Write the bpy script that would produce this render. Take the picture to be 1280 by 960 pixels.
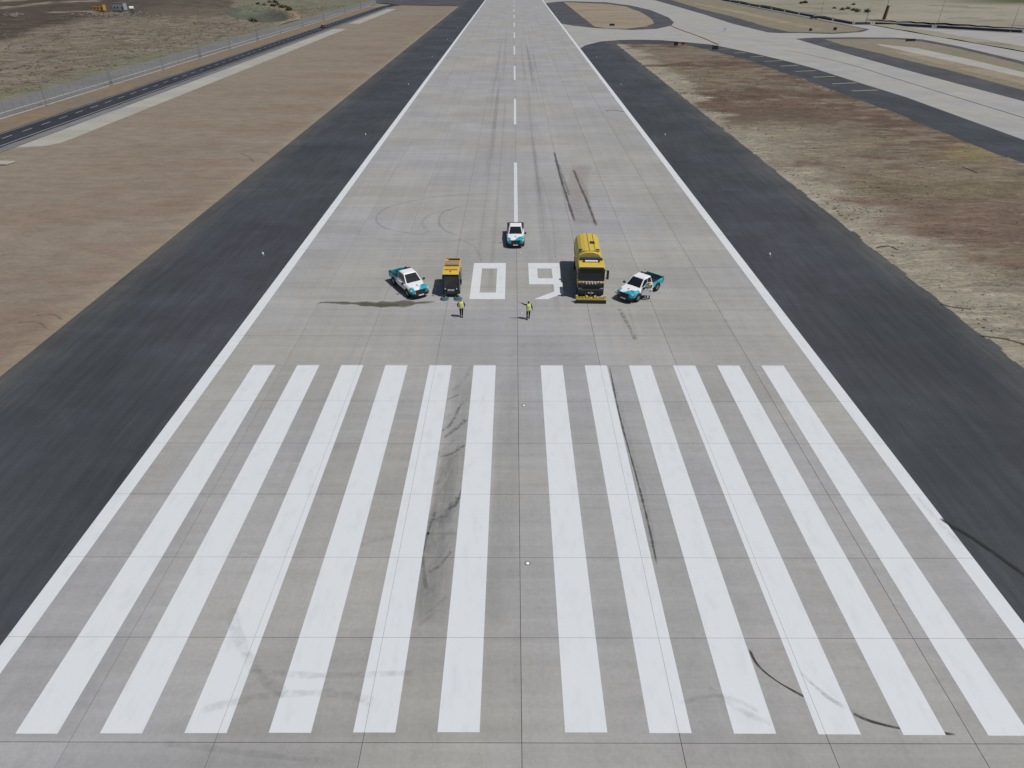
import bpy, bmesh, math, random
from math import sin, cos, tan, atan, pi, radians
from mathutils import Vector, Matrix, noise
random.seed(7)
S = bpy.context.scene
for o in list(bpy.data.objects): bpy.data.objects.remove(o)

# ---------------------------------------------------------------- camera, sky, sun, exposure
F, TH = 806.0, radians(33.2034)                 # focal length in photo pixels, pitch below the horizon
HC = cos(TH) / .0304                            # camera height, metres
CX0 = -.38                                      # camera sits a little left of the centreline
cd = bpy.data.cameras.new('camera'); cam = bpy.data.objects.new('camera', cd); S.collection.objects.link(cam)
cd.sensor_width = 36; cd.lens = F / 1280 * 36; cd.clip_start = .5; cd.clip_end = 30000
cam.location = (CX0, 0, HC); cam.rotation_euler = (radians(90) - TH, 0, radians(.119)); S.camera = cam
SUN_EL, SUN_AZ = radians(61), math.atan2(.88, -.40)   # azimuth measured from +Y towards +X
W = bpy.data.worlds.new('World'); S.world = W; W.use_nodes = True
wn = W.node_tree; bg = wn.nodes['Background']; sk = wn.nodes.new('ShaderNodeTexSky')
sk.sky_type = 'NISHITA'; sk.sun_disc = False; sk.sun_elevation = SUN_EL; sk.sun_rotation = SUN_AZ
wn.links.new(sk.outputs[0], bg.inputs[0]); bg.inputs[1].default_value = .06
ld = bpy.data.lights.new('sun', 'SUN'); ld.energy = 3.9; ld.angle = radians(.5); ld.color = (1, .96, .9)
lo = bpy.data.objects.new('sun', ld); S.collection.objects.link(lo)
sd = Vector((cos(SUN_EL) * sin(SUN_AZ), cos(SUN_EL) * cos(SUN_AZ), sin(SUN_EL)))
lo.rotation_euler = sd.to_track_quat('Z', 'Y').to_euler(); lo.location = (0, 0, 80)
S.view_settings.view_transform = 'Standard'; S.view_settings.look = 'None'
S.view_settings.gamma = 1; S.view_settings.use_curve_mapping = False; S.view_settings.exposure = -.30

def G(x, y):                                    # photo pixel -> ground point (metres)
    return ((x - 642) / (.0304 * (y + 47.5)) + CX0, HC / tan(TH + atan((y - 480) / F)))
def PX(X, Y):                                   # ground point -> photo pixel
    y = 480 + F * tan(atan(HC / max(Y, 1)) - TH)
    return 642 + (X - CX0) * .0304 * (y + 47.5), y

# ---------------------------------------------------------------- materials
class NT:
    def __init__(s, name):
        s.m = bpy.data.materials.new(name); s.m.use_nodes = True; s.t = s.m.node_tree
        s.b = s.t.nodes['Principled BSDF']
    def n(s, ty, **k):
        x = s.t.nodes.new(ty)
        for a, v in k.items(): setattr(x, a, v)
        return x
    def l(s, a, b): s.t.links.new(a, b)
    def pos(s, obj=False, sc=(1, 1, 1), rot=0):
        mp = s.n('ShaderNodeMapping'); mp.inputs['Scale'].default_value = sc; mp.inputs['Rotation'].default_value = (0, 0, rot)
        if obj: s.l(s.n('ShaderNodeTexCoord').outputs['Object'], mp.inputs[0])
        else: s.l(s.n('ShaderNodeNewGeometry').outputs['Position'], mp.inputs[0])
        return mp.outputs[0]
    def noise(s, scale, detail=4, rough=.55, sc=(1, 1, 1), obj=False, rot=0, dist=0):
        x = s.n('ShaderNodeTexNoise'); x.inputs['Scale'].default_value = scale
        x.inputs['Detail'].default_value = detail; x.inputs['Roughness'].default_value = rough
        x.inputs['Distortion'].default_value = dist
        s.l(s.pos(obj, sc, rot), x.inputs['Vector']); return x.outputs['Fac']
    def ramp(s, fac, lo, hi, a=0., b=1.):
        r = s.n('ShaderNodeMapRange'); r.inputs[1].default_value = lo; r.inputs[2].default_value = hi
        r.inputs[3].default_value = a; r.inputs[4].default_value = b; s.l(fac, r.inputs[0]); return r.outputs[0]
    def math(s, op, a, b=None):
        x = s.n('ShaderNodeMath', operation=op)
        for i, v in enumerate((a, b)):
            if v is None: continue
            if isinstance(v, (int, float)): x.inputs[i].default_value = v
            else: s.l(v, x.inputs[i])
        return x.outputs[0]
    def mix(s, fac, a, b, mode='MIX'):
        x = s.n('ShaderNodeMix', data_type='RGBA', blend_type=mode)
        for i, v in ((0, fac), (6, a), (7, b)):
            if isinstance(v, (int, float)): x.inputs[i].default_value = v
            elif isinstance(v, tuple): x.inputs[i].default_value = (*v, 1)
            else: s.l(v, x.inputs[i])
        return x.outputs[2]
    def out(s, col, rough=.85, spec=.3, bump=None, bs=.3, bd=.02, metal=0):
        if isinstance(col, tuple): s.b.inputs['Base Color'].default_value = (*col, 1)
        else: s.l(col, s.b.inputs['Base Color'])
        if isinstance(rough, (int, float)): s.b.inputs['Roughness'].default_value = rough
        else: s.l(rough, s.b.inputs['Roughness'])
        s.b.inputs['Specular IOR Level'].default_value = spec; s.b.inputs['Metallic'].default_value = metal
        if bump is not None:
            x = s.n('ShaderNodeBump'); x.inputs['Strength'].default_value = bs; x.inputs['Distance'].default_value = bd
            s.l(bump, x.inputs['Height']); s.l(x.outputs[0], s.b.inputs['Normal'])
        return s.m

def concrete(name, per, base=(.362, .357, .347)):
    t = NT(name)
    big = t.noise(.035, 3, .5); mid = t.noise(.22, 4, .6, sc=(1, .55, 1)); fine = t.noise(6, 5, .7)
    streak = t.noise(.5, 4, .6, sc=(.12, 2.6, 1)); wheel = t.noise(.6, 3, .6, sc=(1.6, .03, 1)); pat = t.noise(.12, 2, .5, sc=(.7, 1, 1))
    cool = tuple(v * k for v, k in zip(base, (.98, .985, 1.055)))
    warm = tuple(v * k for v, k in zip(base, (1.01, 1.005, .97)))
    c = t.mix(t.ramp(big, .42, .58), warm, cool)
    c = t.mix(t.ramp(mid, .3, .7, 0, .5), c, tuple(v * .86 for v in base))
    v = t.math('MULTIPLY', t.ramp(fine, .25, .75, .91, 1.09), t.ramp(pat, .4, .6, .96, 1.035))
    v = t.math('MULTIPLY', v, t.ramp(streak, .3, .7, .925, 1.06))
    v = t.math('MULTIPLY', v, t.ramp(wheel, .3, .7, .95, 1.03))
    blot = t.noise(.9, 6, .65, dist=.6)
    v = t.math('MULTIPLY', v, t.ramp(blot, .52, .75, 1., .9))
    if per == 'obj': r = t.n('ShaderNodeObjectInfo').outputs['Random']
    elif per == 'isl': r = t.n('ShaderNodeNewGeometry').outputs['Random Per Island']
    else: r = None
    if r is not None: v = t.math('MULTIPLY', v, t.ramp(r, 0, 1, .945, 1.045))
    mm = t.n('ShaderNodeVectorMath', operation='SCALE'); t.l(c, mm.inputs[0]); t.l(v, mm.inputs['Scale'])
    return t.out(mm.outputs[0], .82, .3, fine, .25, .01)
M = {}
M['slab'] = concrete('concrete_slab', 'obj'); M['slab_far'] = concrete('concrete_far_slab', 'isl')
M['taxi'] = concrete('concrete_taxiway', None, (.375, .368, .345))
M['ditch'] = concrete('concrete_channel', 'obj', (.40, .385, .34))
t = NT('joint_sealant'); M['joint'] = t.out((.035, .034, .033), .9)
def asphalt(name, base=(.053, .060, .068), edge=True):
    t = NT(name)
    a = t.noise(1.5, 6, .7, sc=(1, .07, 1)); b = t.noise(.07, 4, .6); f = t.noise(9, 5, .75)
    d = t.noise(.35, 5, .65, sc=(.3, 1, 1), dist=.5)
    v = t.ramp(a, .3, .7, .82, 1.2)
    v = t.math('MULTIPLY', v, t.ramp(b, .38, .62, .86, 1.16)); v = t.math('MULTIPLY', v, t.ramp(f, .2, .8, .8, 1.2))
    v = t.math('MULTIPLY', v, t.ramp(d, .5, .7, .98, 1.12))
    c = t.mix(t.ramp(t.noise(.05, 2), .45, .6), base, (base[0] * 1.06, base[1] * .98, base[2] * 1.03))
    if edge:                                    # dust blown onto the outer edge of the shoulder
        sx = t.n('ShaderNodeSeparateXYZ'); t.l(t.n('ShaderNodeNewGeometry').outputs['Position'], sx.inputs[0])
        ax = t.math('ABSOLUTE', sx.outputs[0]); e = t.math('ADD', ax, t.ramp(t.noise(.25, 5, .7, sc=(1, .2, 1)), .2, .8, -3.5, 1.5))
        c = t.mix(t.math('MULTIPLY', t.ramp(e, 36, 41.5, 0, .38), t.ramp(ax, 43, 44, 1, 0)), c, (.16, .145, .125))
    mm = t.n('ShaderNodeVectorMath', operation='SCALE'); t.l(c, mm.inputs[0]); t.l(v, mm.inputs['Scale'])
    return t.out(mm.outputs[0], .85, .25, f, .4, .01)
M['asphalt'] = asphalt('shoulder_asphalt'); M['asphalt2'] = asphalt('taxiway_shoulder_asphalt', (.075, .078, .085), False)
M['road'] = asphalt('road_asphalt', (.035, .038, .048), False)
def paint(name, col, wear=.5):
    t = NT(name); n1 = t.noise(1.4, 6, .7, sc=(1, .35, 1)); n2 = t.noise(14, 4, .7)
    c = t.mix(t.ramp(n1, .5, .85, 0, wear), col, tuple(v * .72 for v in col))
    c = t.mix(t.ramp(n2, .62, .8, 0, wear * .8), c, tuple(v * .6 for v in col))
    return t.out(c, .6, .35)
M['white'] = paint('white_marking_paint', (.66, .685, .71)); M['yellow_line'] = paint('yellow_marking_paint', (.30, .28, .17), .9)
M['line_dim'] = paint('worn_road_paint', (.42, .42, .42), .9)
def soil(name, attr=False, lowg=.8, base=(.2, .172, .138), s2=(.17, .135, .105), sx=.3):
    t = NT(name)
    a = t.noise(.05, 5, .6, sc=(sx, 1, 1)); b = t.noise(.55, 6, .7, sc=(.45, 1, 1)); f = t.noise(3.5, 5, .75, sc=(.5, 1, 1))
    if attr:
        at = t.n('ShaderNodeAttribute'); at.attribute_name = 'soil'; c = at.outputs['Color']
    else: c = t.mix(t.ramp(a, .38, .62), base, s2)
    g = t.noise(1.3, 6, .75, sc=(.35, 1, 1), dist=.4)
    v = t.math('MULTIPLY', t.ramp(b, .25, .75, .8, 1.2), t.ramp(f, .2, .8, .82, 1.18)); v = t.math('MULTIPLY', v, t.ramp(g, .3, .48, lowg, 1.05))
    if lowg < .7:                               # fine streaks of crust, stubble and damp soil
        h = t.noise(4.2, 6, .85, sc=(.35, 1, 1), dist=.9); k = t.noise(.16, 4, .65, sc=(.4, 1, 1))
        v = t.math('MULTIPLY', v, t.ramp(t.math('ADD', h, t.math('MULTIPLY', k, .35)), .54, .68, .5, 1.1))
        v = t.math('MULTIPLY', v, t.ramp(t.noise(.9, 5, .8, sc=(.22, 1, 1), dist=1), .52, .62, .97, 1.35))
    mm = t.n('ShaderNodeVectorMath', operation='SCALE'); t.l(c, mm.inputs[0]); t.l(v, mm.inputs['Scale'])
    return t.out(mm.outputs[0], .95, .1, t.math('ADD', b, f), .6, .08)
M['dirt'] = soil('graded_dirt', base=(.215, .19, .155), s2=(.2, .155, .125))
M['soil'] = soil('patchy_soil', True, .66); M['soil_smooth'] = soil('smooth_soil', True, .93)
M['tan'] = soil('tan_dirt', base=(.3, .26, .2), s2=(.25, .2, .15)); M['rust_dirt'] = soil('rusty_dirt', base=(.22, .165, .115), s2=(.19, .16, .125))
M['grass'] = soil('dry_grass', base=(.2, .19, .13), s2=(.23, .2, .155)); M['gravel'] = soil('grey_gravel', base=(.19, .185, .19), s2=(.17, .165, .165))
M['ground'] = soil('far_ground', base=(.22, .21, .165), s2=(.2, .18, .14))
def plain(name, col, rough=.5, spec=.5, metal=0, dirt=.15):
    t = NT(name); n = t.noise(2.3, 5, .7, obj=True)
    c = t.mix(t.ramp(n, .5, .8, 0, dirt), col, tuple(v * .55 + .02 for v in col))
    return t.out(c, t.ramp(n, .3, .7, rough * .85, min(1, rough * 1.2)), spec, metal=metal)
M['vwhite'] = plain('white_vehicle_paint', (.82, .83, .85), .3); M['black'] = plain('black_plastic', (.018, .02, .024), .55)
M['tyre'] = plain('tyre_rubber', (.02, .02, .021), .85, .2); M['rim'] = plain('wheel_alloy', (.25, .26, .27), .4, .5, .6)
M['glass'] = plain('dark_vehicle_glass', (.012, .016, .02), .08, .7, 0, .0); M['lamp'] = plain('headlamp_lens', (.6, .65, .68), .15)
M['red'] = plain('red_lens', (.35, .02, .02), .3); M['yellow'] = plain('yellow_vehicle_paint', (.64, .47, .07), .4, .5, 0, .35)
M['yside'] = plain('dusty_yellow_panel', (.38, .35, .12), .55, .4, 0, .5); M['steel'] = plain('grey_steel', (.22, .23, .24), .5, .5, .4)
M['dkgreen'] = plain('dark_machine_paint', (.025, .035, .03), .5); M['blue'] = plain('blue_tinted_cover', (.05, .06, .28), .35)
M['brush'] = plain('blue_brush_bristle', (.05, .13, .17), .9, .2); M['seat'] = plain('grey_upholstery', (.12, .13, .15), .9)
M['hivis'] = plain('hi_vis_fabric', (.66, .72, .22), .8, .2, 0, .1); M['navy'] = plain('dark_navy_cloth', (.018, .02, .03), .9, .1)
M['skin'] = plain('skin', (.42, .25, .18), .6, .3, 0, .05); M['hair'] = plain('dark_hair', (.02, .015, .012), .7)
M['silver'] = plain('reflective_tape', (.7, .71, .68), .35); M['orange'] = plain('orange_cabin_paint', (.6, .33, .08), .6, .3, 0, .3)
M['cabin'] = plain('pale_blue_cabin_panel', (.38, .43, .46), .6); M['dark'] = plain('dark_opening', (.02, .02, .02), .8)
M['galv'] = plain('galvanised_steel', (.30, .33, .33), .5, .5, .5); M['rust'] = plain('rusty_brown_wrap', (.16, .09, .06), .9, .1)
M['barrier'] = plain('dark_barrier_panel', (.07, .07, .09), .7, .2); M['lens'] = plain('white_light_housing', (.85, .86, .88), .3)
M['leaf'] = plain('shrub_foliage', (.07, .075, .035), .9, .1, 0, .6); M['bark'] = plain('shrub_stem', (.08, .06, .045), .9)
M['rock'] = plain('dark_clod', (.12, .095, .07), .95, .1, 0, .3); M['stone'] = plain('pale_rubble', (.21, .185, .16), .95, .1)
M['hatch'] = plain('dull_pinkish_hatch', (.34, .24, .17), .6, .3, 0, .5); M['carred'] = plain('dark_red_car_paint', (.16, .03, .05), .35); M['cardark'] = plain('dark_car_paint', (.02, .025, .025), .35)
M['redtext'] = plain('red_vinyl_print', (.42, .05, .02), .5); M['orangelens'] = plain('amber_lens', (.7, .25, .03), .3)
t = NT('vehicle_livery')                        # white with turquoise tail and front corners
sep = t.n('ShaderNodeSeparateXYZ'); t.l(t.n('ShaderNodeTexCoord').outputs['Object'], sep.inputs[0])
x, y, z = sep.outputs; wob = t.ramp(t.noise(2.2, 3, obj=True), .3, .7, -.14, .14)
rear = t.ramp(t.math('ADD', t.math('ADD', x, t.math('MULTIPLY', z, -.55)), wob), -1.1, -1.35)
hood = t.ramp(t.math('ADD', t.math('ADD', x, t.math('MULTIPLY', y, .95)), wob), 2.32, 2.42)
corner = t.math('MULTIPLY', t.ramp(t.math('ADD', x, wob), 2.0, 2.1), t.ramp(t.math('ABSOLUTE', y), .5, .56))
msk = t.math('MAXIMUM', t.math('MAXIMUM', rear, hood), corner)
teal = t.mix(t.ramp(t.noise(3, 2, obj=True), .4, .6), (.015, .27, .36), (.06, .50, .60))
M['livery'] = t.out(t.mix(msk, (.82, .83, .85), teal), .28, .5)
def mark(name, col, dens, sc=(1, 1, 1), lo=.35, hi=.62):   # translucent rubber or wet film on the pavement
    t = NT(name); n = t.noise(2.2, 5, .7, sc=sc); uv = t.n('ShaderNodeUVMap'); s = t.n('ShaderNodeSeparateXYZ'); t.l(uv.outputs[0], s.inputs[0])
    e = t.math('MULTIPLY', t.math('MULTIPLY', s.outputs[0], t.math('SUBTRACT', 1., s.outputs[0])), 4.)
    e2 = t.math('MINIMUM', t.math('MULTIPLY', t.math('MULTIPLY', s.outputs[1], t.math('SUBTRACT', 1., s.outputs[1])), 14.), 1.)
    a = t.math('MULTIPLY', t.math('MULTIPLY', t.math('MULTIPLY', t.ramp(n, lo, hi), t.math('POWER', e, .5)), e2), dens)
    m = t.out(col, .8, .2); t.l(a, t.b.inputs['Alpha']); return m
M['mk5'] = mark('rubber_loop', (.08, .08, .085), .24); M['mk4'] = mark('rubber_track', (.05, .05, .05), .6, lo=.15, hi=.55); M['mk0'] = mark('rubber_haze', (.12, .13, .14), .15, sc=(1, .12, 1), lo=.1, hi=.6); M['mk00'] = mark('rubber_thin_haze', (.12, .13, .14), .09, sc=(1, .1, 1), lo=.1, hi=.6)
M['mk1'] = mark('rubber_faint', (.09, .09, .095), .12); M['mk2'] = mark('rubber_mid', (.06, .06, .06), .36)
M['mk3'] = mark('rubber_strong', (.035, .035, .033), .75, lo=.2, hi=.5); M['wet'] = mark('wet_stain', (.12, .115, .085), .7, lo=.1, hi=.35)
M['mkb'] = mark('brown_film', (.30, .24, .19), .2, lo=.2, hi=.6)

# ---------------------------------------------------------------- object helpers
def link(name, me, parent=None, **p):
    o = bpy.data.objects.new(name, me); S.collection.objects.link(o)
    if parent is not None: o.parent = parent
    for k, v in p.items():
        if v is not None: o[k] = v
    return o
def mesh(name, vs, fs, mat, parent=None, smooth=False, bev=0, **p):
    me = bpy.data.meshes.new(name); me.from_pydata([tuple(v) for v in vs], [], fs)
    bm = bmesh.new(); bm.from_mesh(me)
    if len(bm.faces) < 3000: bmesh.ops.recalc_face_normals(bm, faces=bm.faces)
    bm.to_mesh(me); bm.free()
    me.materials.append(mat); me.polygons.foreach_set('use_smooth', [smooth] * len(me.polygons))
    o = link(name, me, parent, **p)
    if bev:
        b = o.modifiers.new('bevel', 'BEVEL'); b.width = bev; b.segments = 2; b.limit_method = 'ANGLE'; b.angle_limit = radians(35)
    return o
def boxd(x0, x1, y0, y1, z0, z1):
    return ([(x0, y0, z0), (x1, y0, z0), (x1, y1, z0), (x0, y1, z0), (x0, y0, z1), (x1, y0, z1), (x1, y1, z1), (x0, y1, z1)],
            [(0, 3, 2, 1), (4, 5, 6, 7), (0, 1, 5, 4), (1, 2, 6, 5), (2, 3, 7, 6), (3, 0, 4, 7)])
def box(name, x0, x1, y0, y1, z0, z1, mat, parent=None, bev=0, **p):
    v, f = boxd(x0, x1, y0, y1, z0, z1); return mesh(name, v, f, mat, parent, bev=bev, **p)
def boxes(name, L, mat, parent=None, bev=0, **p):
    V, Fc = [], []
    for b in L:
        v, f = boxd(*b); k = len(V); V += v; Fc += [tuple(i + k for i in q) for q in f]
    return mesh(name, V, Fc, mat, parent, bev=bev, **p)
def cyl(name, a, b, r, mat, parent=None, r2=None, n=12, bev=0, **p):
    a, b = Vector(a), Vector(b); d = (b - a).normalized(); u = d.orthogonal().normalized(); w = d.cross(u)
    r2 = r if r2 is None else r2
    V = [a + (u * cos(2 * pi * i / n) + w * sin(2 * pi * i / n)) * r for i in range(n)] + [b + (u * cos(2 * pi * i / n) + w * sin(2 * pi * i / n)) * r2 for i in range(n)]
    Fc = [(i, (i + 1) % n, n + (i + 1) % n, n + i) for i in range(n)] + [tuple(range(n))[::-1], tuple(range(n, 2 * n))]
    o = mesh(name, V, Fc, mat, parent, bev=bev, **p); return o
def tubes(name, segs, mat, parent=None, n=6, **p):
    V, Fc = [], []
    for a, b, r in segs:
        a, b = Vector(a), Vector(b); d = (b - a).normalized(); u = d.orthogonal().normalized(); w = d.cross(u); k = len(V)
        for c in (a, b): V += [c + (u * cos(2 * pi * i / n) + w * sin(2 * pi * i / n)) * r for i in range(n)]
        Fc += [(k + i, k + (i + 1) % n, k + n + (i + 1) % n, k + n + i) for i in range(n)] + [tuple(range(k, k + n))[::-1], tuple(range(k + n, k + 2 * n))]
    return mesh(name, V, Fc, mat, parent, **p)
def loft(name, rings, mat, parent=None, smooth=False, bev=0, **p):
    V, Fc = [], []; n = len(rings[0])
    for r in rings: V += r
    for i in range(len(rings) - 1):
        for j in range(n): Fc.append((i * n + j, i * n + (j + 1) % n, (i + 1) * n + (j + 1) % n, (i + 1) * n + j))
    Fc += [tuple(range(n)), tuple(range((len(rings) - 1) * n, len(rings) * n))]
    return mesh(name, V, Fc, mat, parent, smooth, bev, **p)
def prism(name, prof, y0, y1, mat, parent=None, bev=0, **p):    # xz profile extruded along y
    return loft(name, [[(a, y0, b) for a, b in prof], [(a, y1, b) for a, b in prof]], mat, parent, bev=bev, **p)
def thing(name, label, cat, loc=(0, 0, 0), rz=0, group=None):
    o = bpy.data.objects.new(name, None); S.collection.objects.link(o); o.location = loc; o.rotation_euler = (0, 0, rz)
    o.empty_display_size = .3; o['label'] = label; o['category'] = cat
    if group: o['group'] = group
    return o
def dup(root, loc, rz, label):
    def cp(o, par):
        c = o.copy(); S.collection.objects.link(c); c.parent = par
        for ch in kids.get(o.name, []): cp(ch, c)
        return c
    kids = {}
    for o in S.objects:
        if o.parent: kids.setdefault(o.parent.name, []).append(o)
    r = cp(root, None); r.location = loc; r.rotation_euler = (0, 0, rz); r['label'] = label; return r
def sheet(name, pts, z, mat, parent=None, px=False, jit=0, seg=3., **p):   # flat polygon, optionally with a ragged outline
    P = [G(*q) for q in pts] if px else list(pts)
    if jit:
        Q = []
        for i, a in enumerate(P):
            b = P[(i + 1) % len(P)]; d = math.dist(a, b); n = max(1, min(160, int(d / seg)))
            for k in range(n):
                x, y = a[0] + (b[0] - a[0]) * k / n, a[1] + (b[1] - a[1]) * k / n
                v = noise.noise(Vector((x * .22, y * .22, z * 50))) + .5 * noise.noise(Vector((x * .8, y * .8, 3)))
                nx, ny = (b[1] - a[1]) / d, -(b[0] - a[0]) / d
                Q.append((x + nx * v * jit, y + ny * v * jit))
        P = Q
    bm = bmesh.new(); f = bm.faces.new([bm.verts.new((a, b, z)) for a, b in P])
    bmesh.ops.triangulate(bm, faces=[f]); bmesh.ops.recalc_face_normals(bm, faces=bm.faces)
    if sum(g.normal.z for g in bm.faces) < 0: bmesh.ops.reverse_faces(bm, faces=bm.faces)
    me = bpy.data.meshes.new(name); bm.to_mesh(me); bm.free(); me.materials.append(mat)
    return link(name, me, parent, **p)

# ---------------------------------------------------------------- runway of concrete slabs
gv = [(x, y, -.06) for y in (-3000, 40, 1500, 14000) for x in (-9000, -900, -121.4, 9000)]
mesh('ground', gv, [(j * 4 + i, j * 4 + i + 1, j * 4 + i + 5, j * 4 + i + 4) for j in range(3) for i in range(3) if (i, j) != (1, 1)], M['ground'], None, kind='structure')
runway = bpy.data.objects.new('runway', None); S.collection.objects.link(runway); runway['kind'] = 'structure'
XE = [-25, -19.05, -12.93, -6.7, 0, 6.7, 12.93, 19.05, 25]; Y0, DY = 14.42, 5.04; ZT = .06
sheet('joint_filler', [(-25.2, -80), (25.2, -80), (25.2, 2600), (-25.2, 2600)], 0.0, M['joint'], runway)
gap, ch = .011, .006
lane = {}
def slab_vf(w, d):
    V = []; 
    for (e, z) in ((0, .005), (0, ZT - ch), (ch, ZT)):
        V += [(e, e, z), (w - e, e, z), (w - e, d - e, z), (e, d - e, z)]
    Fc = [(8, 9, 10, 11)]
    for k in (0, 4):
        for i in range(4): Fc.append((k + i, k + (i + 1) % 4, k + 4 + (i + 1) % 4, k + 4 + i))
    return V, Fc
for i in range(8):
    V, Fc = slab_vf(XE[i + 1] - XE[i] - 2 * gap, DY - 2 * gap)
    me = bpy.data.meshes.new('slab'); me.from_pydata(V, [], Fc); me.materials.append(M['slab']); lane[i] = me
K0, K1 = -2, 35
for k in range(K0, K1):
    for i in range(8):
        o = link('slab', lane[i], runway); o.location = (XE[i] + gap, Y0 + DY * k + gap, random.uniform(-.0008, .0008))
V, Fc = [], []
def addslab(i, ya, yb):
    v, f = slab_vf(XE[i + 1] - XE[i] - 2 * gap, yb - ya - 2 * gap); n = len(V)
    V.extend((a + XE[i] + gap, b + ya + gap, c) for a, b, c in v); Fc.extend(tuple(q + n for q in g) for g in f)
for k in range(K1, 150):
    for i in range(8): addslab(i, Y0 + DY * k, Y0 + DY * (k + 1))
for i in range(8):
    for k in range(-14, K0): addslab(i, Y0 + DY * k, Y0 + DY * (k + 1))
    for k in range(20): addslab(i, Y0 + DY * 150 + k * 90, Y0 + DY * 150 + (k + 1) * 90)
mesh('slab_field', V, Fc, M['slab_far'], runway, kind='stuff')

def clip(poly, x0, x1, y0, y1):
    for ax, lim, sg in ((0, x0, 1), (0, x1, -1), (1, y0, 1), (1, y1, -1)):
        out = []
        for i in range(len(poly)):
            a, b = poly[i], poly[(i + 1) % len(poly)]; da, db = (a[ax] - lim) * sg, (b[ax] - lim) * sg
            if da >= 0: out.append(a)
            if (da >= 0) != (db >= 0):
                u = da / (da - db); out.append((a[0] + (b[0] - a[0]) * u, a[1] + (b[1] - a[1]) * u))
        poly = out
        if len(poly) < 3: return None
    return poly
def marking(name, polys, mat=None, z=ZT + .005, g=.006):    # paint lies slab by slab, the joints stay open in it
    V, Fc = [], []
    for P in polys:
        ys = [p[1] for p in P]; xs = [p[0] for p in P]
        for k in range(int((min(ys) - Y0) // DY), int((max(ys) - Y0) // DY) + 1):
            for i in range(8):
                if XE[i + 1] < min(xs) or XE[i] > max(xs): continue
                q = clip(P, XE[i] + g, XE[i + 1] - g, Y0 + DY * k + g, Y0 + DY * (k + 1) - g)
                if q: n = len(V); V += [(a, b, z) for a, b in q]; Fc.append(tuple(range(n, n + len(q))))
    me = bpy.data.meshes.new(name); me.from_pydata(V, [], Fc); me.materials.append(mat or M['white'])
    bm = bmesh.new(); bm.from_mesh(me)
    for f in bm.faces:
        f.normal_update()
        if f.normal.z < 0: f.normal_flip()
    bm.to_mesh(me); bm.free()
    return link(name, me, runway)
def R(x0, x1, y0, y1): return [(x0, y0), (x1, y0), (x1, y1), (x0, y1)]
for sgn in (-1, 1):
    for k in range(6):
        a, b = sgn * (1.82 + 3.59 * k) , sgn * (3.62 + 3.59 * k)
        marking('threshold_stripe', [R(min(a, b) + .03, max(a, b) + .03, 14.86 - .02 * k, 44.75)])
    a, b = sgn * 24.02, sgn * 24.98
    marking('edge_line', [R(min(a, b), max(a, b), -55, 700)])
for k in range(10): marking('centreline_mark', [R(-.27, .2, 79.2 + 58.6 * k, 108.2 + 58.6 * k)])
yt, yb, it_, ib = G(640, 329.5)[1], G(640, 374.7)[1], G(640, 336.3)[1], G(640, 366.5)[1]
marking('numeral', [R(-4.65, -3.72, yb, yt), R(-2.1, -1.18, yb, yt), R(-3.72, -2.1, it_, yt), R(-3.72, -2.1, yb, ib)])
m1, m2, m3 = G(640, 348.5)[1], G(640, 356)[1], G(640, 365)[1]
marking('numeral', [R(1.24, 2.18, m2, yt), R(3.72, 4.62, m3, yt), R(2.18, 3.72, it_, yt), R(2.18, 3.72, m2, m1),
                    [(3.72, m3), (4.62, m3), (4.62, m3 - .5), (2.95, yb), (1.62, yb)]])

def ribbon(name, pts, w, mat, parent, z, px=True, wob=0.):
    P = [Vector((*(G(*p) if px else p), 0)) for p in pts]; Q = []
    for i in range(len(P) - 1):                 # Catmull-Rom
        a, b, c, d = P[max(i - 1, 0)], P[i], P[i + 1], P[min(i + 2, len(P) - 1)]
        for k in range(8):
            u = k / 8; Q.append(.5 * ((2 * b) + (c - a) * u + (2 * a - 5 * b + 4 * c - d) * u * u + (3 * b - a - 3 * c + d) * u ** 3))
    Q.append(P[-1]); V, Fc, UV = [], [], []
    for i, q in enumerate(Q):
        t_ = (Q[min(i + 1, len(Q) - 1)] - Q[max(i - 1, 0)]).normalized(); nrm = Vector((-t_.y, t_.x, 0))
        ww = w[i * (len(w) - 1) // len(Q)] if isinstance(w, (list, tuple)) else w
        ww *= 1 + wob * noise.noise(q * .9)
        V += [q - nrm * ww / 2 + Vector((0, 0, z)), q + nrm * ww / 2 + Vector((0, 0, z))]
        UV.append(i / (len(Q) - 1))
        if i: Fc.append((2 * i - 2, 2 * i - 1, 2 * i + 1, 2 * i))
    me = bpy.data.meshes.new(name); me.from_pydata([tuple(v) for v in V], [], Fc); me.materials.append(mat)
    ul = me.uv_layers.new(name='UVMap')
    for pl in me.polygons:
        for li in pl.loop_indices:
            vi = me.loops[li].vertex_index; ul.data[li].uv = (float(vi % 2), UV[vi // 2])
    return link(name, me, parent)
ZM = ZT + .009
zi = [0]
def skid(pts, w=.28, m='mk2', wob=.5, over=False):
    zi[0] += 1; return ribbon('tyre_mark', pts, w, M[m], runway, (ZM if over else ZT + .0014) + .0004 * (zi[0] % 6), wob=wob)
skid([(693, 190), (699, 215), (708, 245), (719, 278)], .42, 'mk4'); skid([(717, 212), (725, 232), (734, 252), (746, 284)], .42, 'mk4')
skid([(698, 205), (706, 228), (712, 245)], .5, 'mk2'); skid([(720, 215), (731, 235), (737, 262)], .6, 'mk1')
skid([(762, 457), (775, 520), (797, 600), (812, 660), (822, 708)], .14, 'mk4'); skid([(764, 470), (800, 600), (818, 690)], .5, 'mk1')
skid([(937, 812), (948, 832), (972, 852), (1009, 873)], .13, 'mk3'); skid([(1066, 892), (1090, 902), (1130, 911), (1195, 918)], .13, 'mk3')
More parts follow.
